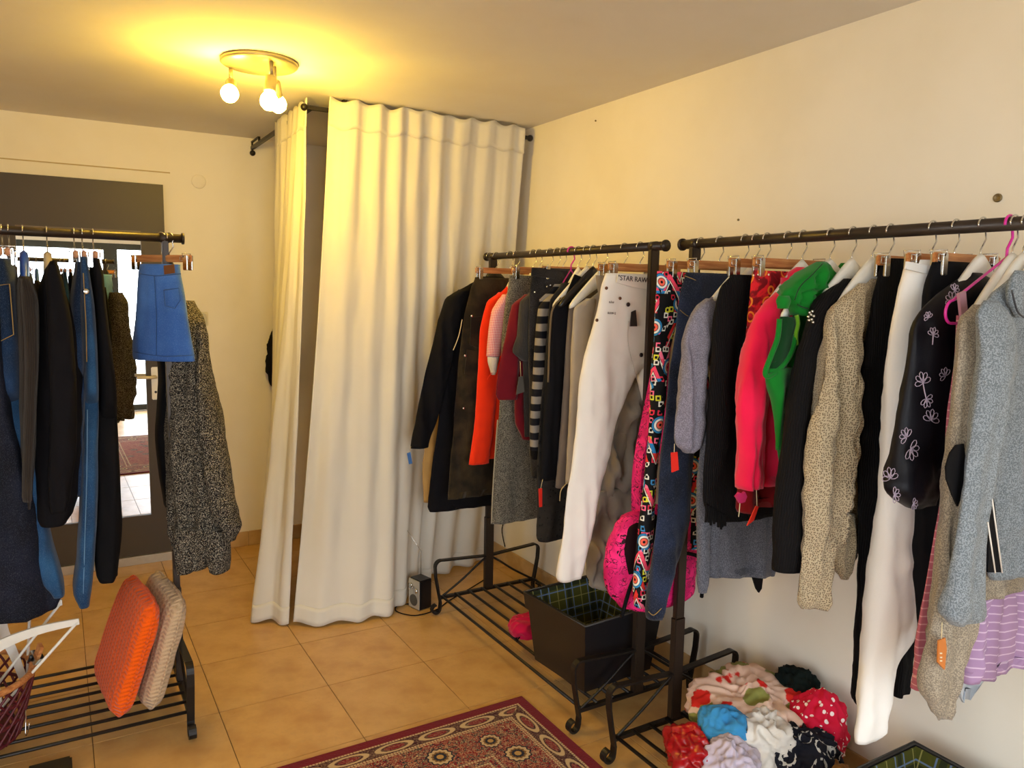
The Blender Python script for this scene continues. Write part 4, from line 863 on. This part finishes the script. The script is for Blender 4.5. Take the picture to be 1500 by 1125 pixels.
g = lft('maxi_skirt', 'long night blue denim skirt sweeping down towards the wicker basket', 'skirt', 2, 'long night blue skirt', 'clip', clips=(-.14, .14))
g.part('skirt_body', NVD, [(385, -24, 2), (480, -28, 8), (580, -34, 16), (680, -40, 42), (767, -46, 66), (840, -50, 80), (882, -50, 91), (900, -44, 84)], b=.13, w=-.06, fold=.012)

# ================================================================== SHELF AND FLOOR THINGS
def cabled(nm, c, c2):
    t = NT(nm); a = t.y*30.0; s_ = (t.z*430.0+(a.fract()-.5).abs()*7.0).sin(); cb = ((a.fract()-.5).abs()); n = t.noise(260, 2)
    t.bump(s_*.35+cb*1.8+n*.4, .8, .005); return t.done(t.mix(t.smooth(s_*.25+n+cb*.6, -.2, .9), lin(c2), lin(c)), .95, 0, .1, .2)
def cushion(label, mat, c, sz, tilt, yaw):
    r = empty('cushion', c, yaw); tag(r, label, 'cushion', 'knitted cushions on the rack shelf'); th, wd, ht = sz; vs = []; fs = []; n = 26
    def sh(i, j, s):
        a, b2 = -1+2*i/n, -1+2*j/n; m_ = max(abs(a), abs(b2)); e = (1-m_**7)**.5; rr = m_/max(1e-6, (abs(a)**6+abs(b2)**6)**(1/6)) if m_ > 0 else 1.
        return Vector((s*th/2*(e*.92+.0), a*wd/2*rr, ht/2+b2*ht/2*rr)) + Vector((.005*noise.noise(Vector((a*2, b2*2, s*3+wd*40))), .006*noise.noise(Vector((b2*4, s, a*3))), .008*noise.noise(Vector((a*3, 7, b2)))))
    for s in (-1, 1):
        for i in range(n+1):
            for j in range(n+1): vs.append(sh(i, j, s))
    N1 = (n+1)**2
    for i in range(n):
        for j in range(n):
            a = i*(n+1)+j; fs += [(a, a+1, a+n+2, a+n+1), (N1+a, N1+a+n+1, N1+a+n+2, N1+a+1)]
    rot = Matrix.Rotation(tilt, 4, 'Y'); vs = [rot @ v for v in vs]; zm = min(v.z for v in vs)
    o = mesh('cushion_cover', vs, fs, mat, r); bm = bmesh.new(); bm.from_mesh(o.data); bmesh.ops.remove_doubles(bm, verts=bm.verts, dist=.003); bmesh.ops.recalc_face_normals(bm, faces=bm.faces); bm.to_mesh(o.data); bm.free()
    rc = lambda y, z: max(abs(y), abs(z))/(abs(y)**6+abs(z)**6)**(1/6)*1.0
    seam = [rot @ Vector((0, y*rc(y, z)*wd/2*.995, ht/2+z*rc(y, z)*ht/2*.995)) for y, z in [(-1+.1*k, -1) for k in range(20)]+[(1, -1+.1*k) for k in range(20)]+[(1-.1*k, 1) for k in range(20)]+[(-1, 1-.1*k) for k in range(20)]]
    sweep('seam_cord', seam, .004, mat, r, closed=True)
    r.location.z -= zm
cushion('orange cable knit cushion standing on the shelf against the beige one', cabled('orange_cable_knit', '#ff640c', '#cc4606'), (.103, 3.06, .10), (.09, .44, .42), radians(19), radians(7))
cushion('beige cable knit cushion leaning between the orange one and the rack end', cabled('beige_cable_knit', '#cdb08c', '#9f8262'), (.205, 3.06, .10), (.085, .44, .42), radians(17), radians(7))

# wicker basket with spare hangers
BASK = solid('dark_red_wicker', '#5a1620', .5); bk = empty('wicker_basket', (-.325, 2.99, .10)); tag(bk, 'dark red woven basket full of spare hangers on the shelf', 'basket')
def br(z): return .155+.05*min(1, z/.2)
for k in range(26):
    for s in (-1, 1):
        a0 = 2*pi*k/26; sweep('wicker_strand', [((br(z)+.003*s)*cos(a0+s*z*4.2), (br(z)+.003*s)*sin(a0+s*z*4.2), z) for z in [.21*q/9 for q in range(10)]], .0042, BASK, bk)
for z in (.005, .07, .14): sweep('wicker_hoop', [(br(z)*cos(2*pi*i/40), br(z)*sin(2*pi*i/40), z) for i in range(40)], .006, BASK, bk, closed=True)
sweep('wooden_rim', [(br(.21)*cos(2*pi*i/40), br(.21)*sin(2*pi*i/40), .215) for i in range(40)], .011, wood(), bk, closed=True)
bm = bmesh.new(); lathe(bm, [(.15, .0), (.15, .006)], 36); bobj('basket_base', bm, BASK, bk)
def spare(kind, p0, tip, tip2, lab):
    """hanger standing in the basket: apex p0, arm ends tip/tip2"""
    p0, tip, tip2 = Vector(p0), Vector(tip), Vector(tip2); h = empty('spare_hanger', p0); tag(h, lab, 'hanger', 'spare hangers in the wicker basket'); a, b2 = tip-p0, tip2-p0
    nrm = a.cross(b2).normalized(); m1 = smoothpath([a, a*.55+Vector((0, 0, .012)), a*.15, b2*.15, b2*.55+Vector((0, 0, .012)), b2], 5)
    if kind == 'white':
        sweep('shoulder_bar', m1, (.034, .012), WHITEP, h, up=tuple(nrm), taper=lambda t: 1.15-.55*abs(2*t-1)); sweep('lower_bar', [a*.985, b2*.985], .005, WHITEP, h)
    else:
        sweep('wooden_bar', [a, b2], (.026, .011), wood(), h, up=tuple(nrm))
        for q in (a*.85+b2*.15, a*.15+b2*.85):
            d = (b2-a).normalized(); cl = sweep('clip', [q-d*.011, q+d*.011], (.05, .03), CHROME, h, up=tuple(nrm)); sweep('clip_spring', [q-d*.012+nrm*.02, q+d*.012+nrm*.02], .005, solid('black_plastic', ''), cl)
    top = (a+b2).normalized()*-1 if (a+b2).length > .01 else Vector((0, 0, 1))
    sp = (a-b2).normalized(); hk = [top*.0, top*.05]+[top*(.07+.022*sin(q))+sp*(.022*(1-cos(q))*1.0) for q in [pi*i/10-pi/4 for i in range(3, 13)]]
    sweep('hook', hk, .0022, CHROME, h)
sp = [((-22, 952), (116, 910), (0, 1040), 2.90, 2.94), ((-26, 915), (91, 882), (-8, 1010), 2.99, 3.0), ((-4, 905), (45, 872), (40, 1010), 3.08, 3.06)]
labs = ['white plastic hanger pointing farthest out of the wicker basket', 'white plastic hanger in the basket lying between two other white ones', 'white plastic hanger standing upright at the back of the wicker basket']
for (a, b2, c, Y1, Y2), lb in zip(sp, labs): spare('white', ony(*a, Y2), ony(*b2, Y1), ony(*c, Y2), lb)
spare('wood', ony(38, 1040, 2.95), ony(60, 945, 2.93), ony(18, 1060, 3.02), 'wooden clip hanger stuck upright in the wicker basket')

# radio
rd = empty('radio', (1.548, 3.50, 0), radians(14)); tag(rd, 'small black radio with silver front and raised antenna on the floor by the curtain', 'radio')
boxo('case', (-.033, .042, -.045, .045, .004, .158), solid('radio_black', '#111013', .35), rd, .004)
SILV = solid('radio_silver', '#b9b3a6', .35, .3); fp = boxo('front_plate', (-.039, -.0325, -.043, .043, .006, .156), SILV, rd, .002)
bm = bmesh.new(); lathe(bm, [(.030, 0), (.030, .003), (.026, .004), (.004, .002)], 26, Matrix.Translation((-.039, 0, .05)) @ Matrix.Rotation(radians(-90), 4, 'Y')); bobj('speaker_grille', bm, solid('grille_grey', '#4a463f', .6), fp)
for y, z, r0 in ((.02, .125, .012), (-.022, .105, .013), (.0, .118, .005), (.028, .105, .005)):
    bm = bmesh.new(); lathe(bm, [(r0, 0), (r0, .007), (r0*.8, .010)], 18, Matrix.Translation((-.039, y, z)) @ Matrix.Rotation(radians(-90), 4, 'Y')); bobj('knob', bm, CHROME, fp, True)
for sx in (-.025, .035): boxo('foot', (sx-.006, sx+.006, -.035, .035, 0, .005), solid('radio_black', ''), rd)
sweep('antenna', [(.03, .03, .155), (.03, .03, .285), (-.035, .06, .40)], .0016, CHROME, rd)
o = sweep('power_cable', smoothpath([(1.53, 3.545, .004), (1.46, 3.57, .004), (1.42, 3.50, .004), (1.48, 3.41, .004), (1.6, 3.42, .004), (1.72, 3.5, .004), (1.9, 3.6, .004), (2.1, 3.72, .004)], 6), .003, BLK); tag(o, 'thin black power cable looping from the radio across the floor tiles', 'cable')
o = sweep('wall_cable', smoothpath([(2.262, 3.86, .10), (2.262, 3.9, .2), (2.262, 3.84, .32), (2.262, 3.86, .42), (2.262, 3.82, .55)], 6), .003, BLK); tag(o, 'thin black cable hanging down the wall behind the rack near the curtain', 'cable')

# plaid lined storage boxes
def plaid():
    t = NT('plaid_lining'); 
    def bands(q):
        f = (q*8.0).fract(); return t.smooth((f-.5).abs(), .09, .07), t.smooth(((f-.5).abs()-.16).abs(), .025, .018), t.smooth((f-.02).abs(), .02, .012)
    h = bands(t.z+.03); k = bands(t.x+t.y); base = lin('#4a4a14')
    col = t.mix(h[0].max(k[0])*.8, base, lin('#1c2416')); col = t.mix(h[1].max(k[1])*.75, col, lin('#6d84a8')); col = t.mix(h[2].max(k[2])*.6, col, lin('#a9a05a')); return t.done(col, .9)
PLAID = plaid(); LEATH = solid('black_leatherette', '#171619', .38, 0, .5)
def storage(label, cx, cy, z0, top, bot, h, rz=0.0):
    r = empty('storage_box', (cx, cy, z0), rz); tag(r, label, 'box', 'black boxes with plaid lining')
    def frus(name, s0, s1, z_0, z_1, th, mat, par, floor_=False):
        (a0, b0), (a1, b1) = s0, s1; V = []; 
        for (a, b2, z) in ((a0, b0, z_0), (a1, b1, z_1), (a1-th, b1-th, z_1), (a0-th, b0-th, z_0+(.01 if floor_ else 0))):
            V += [(-a, -b2, z), (a, -b2, z), (a, b2, z), (-a, b2, z)]
        fs = []
        for l in range(3):
            for k in range(4): fs.append((l*4+k, l*4+(k+1) % 4, l*4+4+(k+1) % 4, l*4+4+k))
        fs += [(3, 2, 1, 0), (12, 13, 14, 15)] if floor_ else [(12+k, 12+(k+1) % 4, (k+1) % 4, k) for k in range(4)]
        return mesh(name, V, fs, mat, par, False)
    lerp = lambda q: tuple(b_+(t_-b_)*q for b_, t_ in zip(bot, top))
    frus('shell', bot, lerp(.78), 0, h*.78, .006, LEATH, r, True)
    q1 = lerp(.77); sweep('edge_piping', [(-top[0]-.009, -top[1]-.009, h), (top[0]+.009, -top[1]-.009, h), (top[0]+.009, top[1]+.009, h), (-top[0]-.009, top[1]+.009, h)], .003, solid('edge_highlight', '#3d3a35', .45), r, closed=True)  # lighter piping added along the rim to paint in the edge highlight
    frus('rim_band', (q1[0]+.009, q1[1]+.009), (top[0]+.009, top[1]+.009), h*.77, h, .012, LEATH, r)
    q0 = lerp(.05); frus('plaid_lining', (q0[0]-.0065, q0[1]-.0065), (top[0]-.0065, top[1]-.0065), .012, h-.002, .003, PLAID, r, True)
    return r
storage('black leatherette box with green plaid lining on the rack shelf under the white jeans', 1.845, 2.42, .099, (.205, .19), (.175, .16), .29, radians(4))
storage('black box with green plaid lining beside the pile of scarves', 1.92, 1.02, .099, (.215, .2), (.19, .175), .215)

# pink cloth beside box
def heap(name, label, cat, mat, c, r, seed, group=None, fold=.02, e=.9, nu=96, nv=48, kf=14, rot=0.0, hem=None):
    o_ = puff('cloth', mat, (0, 0, r[2]), r, None, e, 0, nu, nv); me = o_.data
    for v in me.vertices:
        d = v.co-Vector((0, 0, r[2])); n_ = d.normalized(); a = noise.noise(Vector((d.x*kf, d.y*kf, d.z*kf))+Vector((seed, 0, 0))); b2 = 1-2*abs(noise.noise(d*kf*.7+Vector((0, seed, 3))))
        c3 = 1-2.4*abs(noise.noise(d*kf*2.3+Vector((seed, 5, seed)))); q = v.co+n_*(fold*(a*1.3+b2*.9+c3*.8)); q.z = max(q.z, 0); v.co = q
    o_.name = name; me.name = name; o_.location = c; o_.rotation_euler = (0, 0, rot); tag(o_, label, cat, group); return o_
HOT = fabric('hot_pink_cloth', '#e0104e', '#a90a38')
pc = heap('pouch', 'crumpled hot pink pouch with black lace beside the plaid-lined box', 'pouch', HOT, (1.775, 2.80, .099), (.085, .07, .035), 4.2, fold=.012)
for i in range(6): sweep('lace_strand', smoothpath([(-.07-.004*i, -.04+.012*i, .012), (-.088, -.05+.012*i, .008), (-.10+.005*i, -.058+.014*i, .002)]), .003, BLK, pc)

# scarves piled on the shelf
t = NT('rose_scarf'); v = t.voro(11); c1 = t.voro(11, out='Color'); sp_ = t.n.new('ShaderNodeSeparateColor'); t.t.links.new(c1, sp_.inputs[0]); n = t.noise(30, 3)
mk = t.smooth(v+n*.3, .66, .60)
leaf = t.mix(S(t, sp_.outputs[0]) > .62, lin('#dd2a20'), lin('#8b8a45')); ROSES = t.done(t.mix(mk, t.mix(t.noise(5), lin('#f1d8c0'), lin('#e9b9a4')), leaf), .8)
t = NT('polka_scarf'); v = t.voro(42, rnd=.7); POLKA = t.done(t.mix(v < .3, lin('#d01238'), lin('#f7e6e0')), .85)
t = NT('bandana_scarf'); v = t.voro(18); w_ = ((t.x+t.y)*190.0).sin()*((t.x-t.y)*190.0).sin(); BAND = t.done(t.mix(((v-.4).abs() < .06)*(w_ > -.2), lin('#131420'), lin('#c9c6bd')), .85)
t = NT('silk_red'); REDS = t.done(t.mix(t.noise(14), lin('#c0101a'), lin('#7a060c')), .28, 0, .6)
GS = 'scarves piled on the rack shelf'; Z = .1
heap('scarf', 'sheer scarf printed with red roses spread over the top of the pile', 'scarf', ROSES, (2.0, 1.72, Z+.035), (.175, .15, .075), 1.1, GS, .03, kf=12)
heap('scarf', 'white cotton scarf bulging beside the blue one', 'scarf', fabric('white_scarf', '#f2ede4', '#ded6ca'), (1.90, 1.575, Z), (.085, .085, .085), 2.3, GS, .02, kf=18)
heap('scarf', 'sky blue scarf strip folded over the white scarf', 'scarf', fabric('blue_scarf', '#4b9fd0', '#2f7fb5'), (1.815, 1.655, Z+.02), (.06, .085, .08), 3.3, GS, .012, kf=20, rot=.5)
heap('scarf', 'shiny red silk scarf at the corner of the pile near the rack leg', 'scarf', REDS, (1.705, 1.69, Z), (.06, .09, .055), 5.1, GS, .02, kf=20)
heap('scarf', 'pale lilac scarf bundled below the sky blue scarf', 'scarf', fabric('lilac_scarf', '#d8cdd8', '#b9abbb'), (1.745, 1.565, Z), (.065, .075, .065), 7.7, GS, .016, kf=22)
heap('scarf', 'black bandana scarf with white line pattern', 'scarf', BAND, (1.99, 1.49, Z), (.10, .085, .075), 9.2, GS, .018, kf=18)
heap('scarf', 'red polka dot scarf pouch at the wall end of the pile', 'scarf', POLKA, (2.105, 1.53, Z), (.075, .085, .11), 11.5, GS, .014, kf=16)
heap('scarf', 'black and dark green scarf behind the polka dot pouch', 'scarf', fabric('black_green_scarf', '#11241f', '#08090a'), (2.165, 1.665, Z), (.06, .07, .115), 13.1, GS, .016, kf=18)
heap('scarf', 'golden brown scarf knot at the near edge of the pile', 'scarf', fabric('golden_scarf', '#b07a35', '#7d5220'), (1.99, 1.375, Z), (.05, .04, .045), 15.4, GS, .012, kf=24)

# rug
RX0, RX1, RY0, RY1 = .22, 1.547, .63, 2.485
t = NT('persian_rug'); X, Y = t.x, t.y; hw, hl = (RX1-RX0)/2, (RY1-RY0)/2
dx, dy = hw-X.abs(), hl-Y.abs(); d = dx.min(dy); side = dx < dy; s_ = Y*side+X*(1.0-side)
RED, DK, CRM, NV = lin('#75101a'), lin('#3d0a10'), lin('#c0a57a'), lin('#1d1b26')
n = t.noise(46, 3, dist=2.6); fine = t.noise(150, 2)
scroll = t.smooth((n-.5).abs(), .030, .016); n_b = t.noise(55, 2, dist=1.5)
col = t.mix(scroll, t.mix(t.smooth(n_b, .56, .6), t.mix(t.smooth(n_b, .47, .43), RED, NV), lin('#8a2418')), CRM)
P = .40
def rosette(col, sx, off, dd, rad):
    a = (sx+off).pingpong(P/2)-P/2*0; a = ((sx/P+off).fract()-.5)*P; b2 = d-dd; r = (a*a+b2*b2).sqrt(); th = t.math('ARCTAN2', a, b2)
    pet = ((th*12.0).sin()*.07+1.0)*rad
    c_ = t.mix(r < pet*1.15, col, NV); c_ = t.mix(r < pet, c_, CRM); c_ = t.mix(r < pet*.72, c_, lin('#7c5a2a')); c_ = t.mix(r < pet*.55, c_, NV); return t.mix(r < pet*.3, c_, lin('#b08a4a'))
col = rosette(col, s_, .0, .215, .042); col = rosette(col, s_, .5, .215, .036)
inner = d > .335; fld = t.mix(t.smooth(t.voro(9), .3, .34), t.mix(scroll, lin('#2b1a22'), CRM), t.mix(scroll, RED, lin('#c49a6a'))); col = t.mix(inner, col, fld)
band = (d > .052)*(d < .115); lz = ((s_*6.0).fract()-.5).abs()*.12; loz = (lz*lz+((d-.083).abs()*2.1)*((d-.083).abs()*2.1)).sqrt(); bcol = t.mix(t.smooth((loz-.045).abs(), .010, .006), t.mix(loz < .028, DK, RED), CRM); col = t.mix(band, col, t.mix(scroll*.5, bcol, CRM))
dash = (s_*90.0).fract() < .72
for q, wd in ((.048, .006), (.118, .006), (.128, .004), (.30, .006), (.330, .006)): col = t.mix(((d-q).abs() < wd*.7)*dash, col, CRM)
col = t.mix(d < .044, col, lin('#6d0e17')); t.bump(fine+n*.5, .5, .004); RUGM = t.done(col, .95, 0, .1, .1)
bm = bmesh.new(); box(bm, -hw, hw, -hl, hl, 0, .009, .003); o = bobj('rug', bm, RUGM); o.location = ((RX0+RX1)/2, (RY0+RY1)/2, .0005); tag(o, 'dark red patterned persian style rug with floral border lying on the tiles', 'rug')

# small leftovers
o = heap('bag', 'black bag hanging on the back wall just behind the curtain edge', 'bag', BLK, (1.195, 4.84, .97), (.085, .05, .2), 3.9, None, .008); sweep('bag_strap', [(-.05, 0, .36), (-.02, .03, .48), (0, .045, .52), (.02, .03, .48), (.05, 0, .36)], .006, BLK, o)
o = boxo('floor_box', (-.15, -.02, 2.62, 2.86, .0005, .03), solid('floor_box_black', '#15110f', .4), None, .006); tag(o, 'flat black tray on the floor under the front of the rack', 'tray')
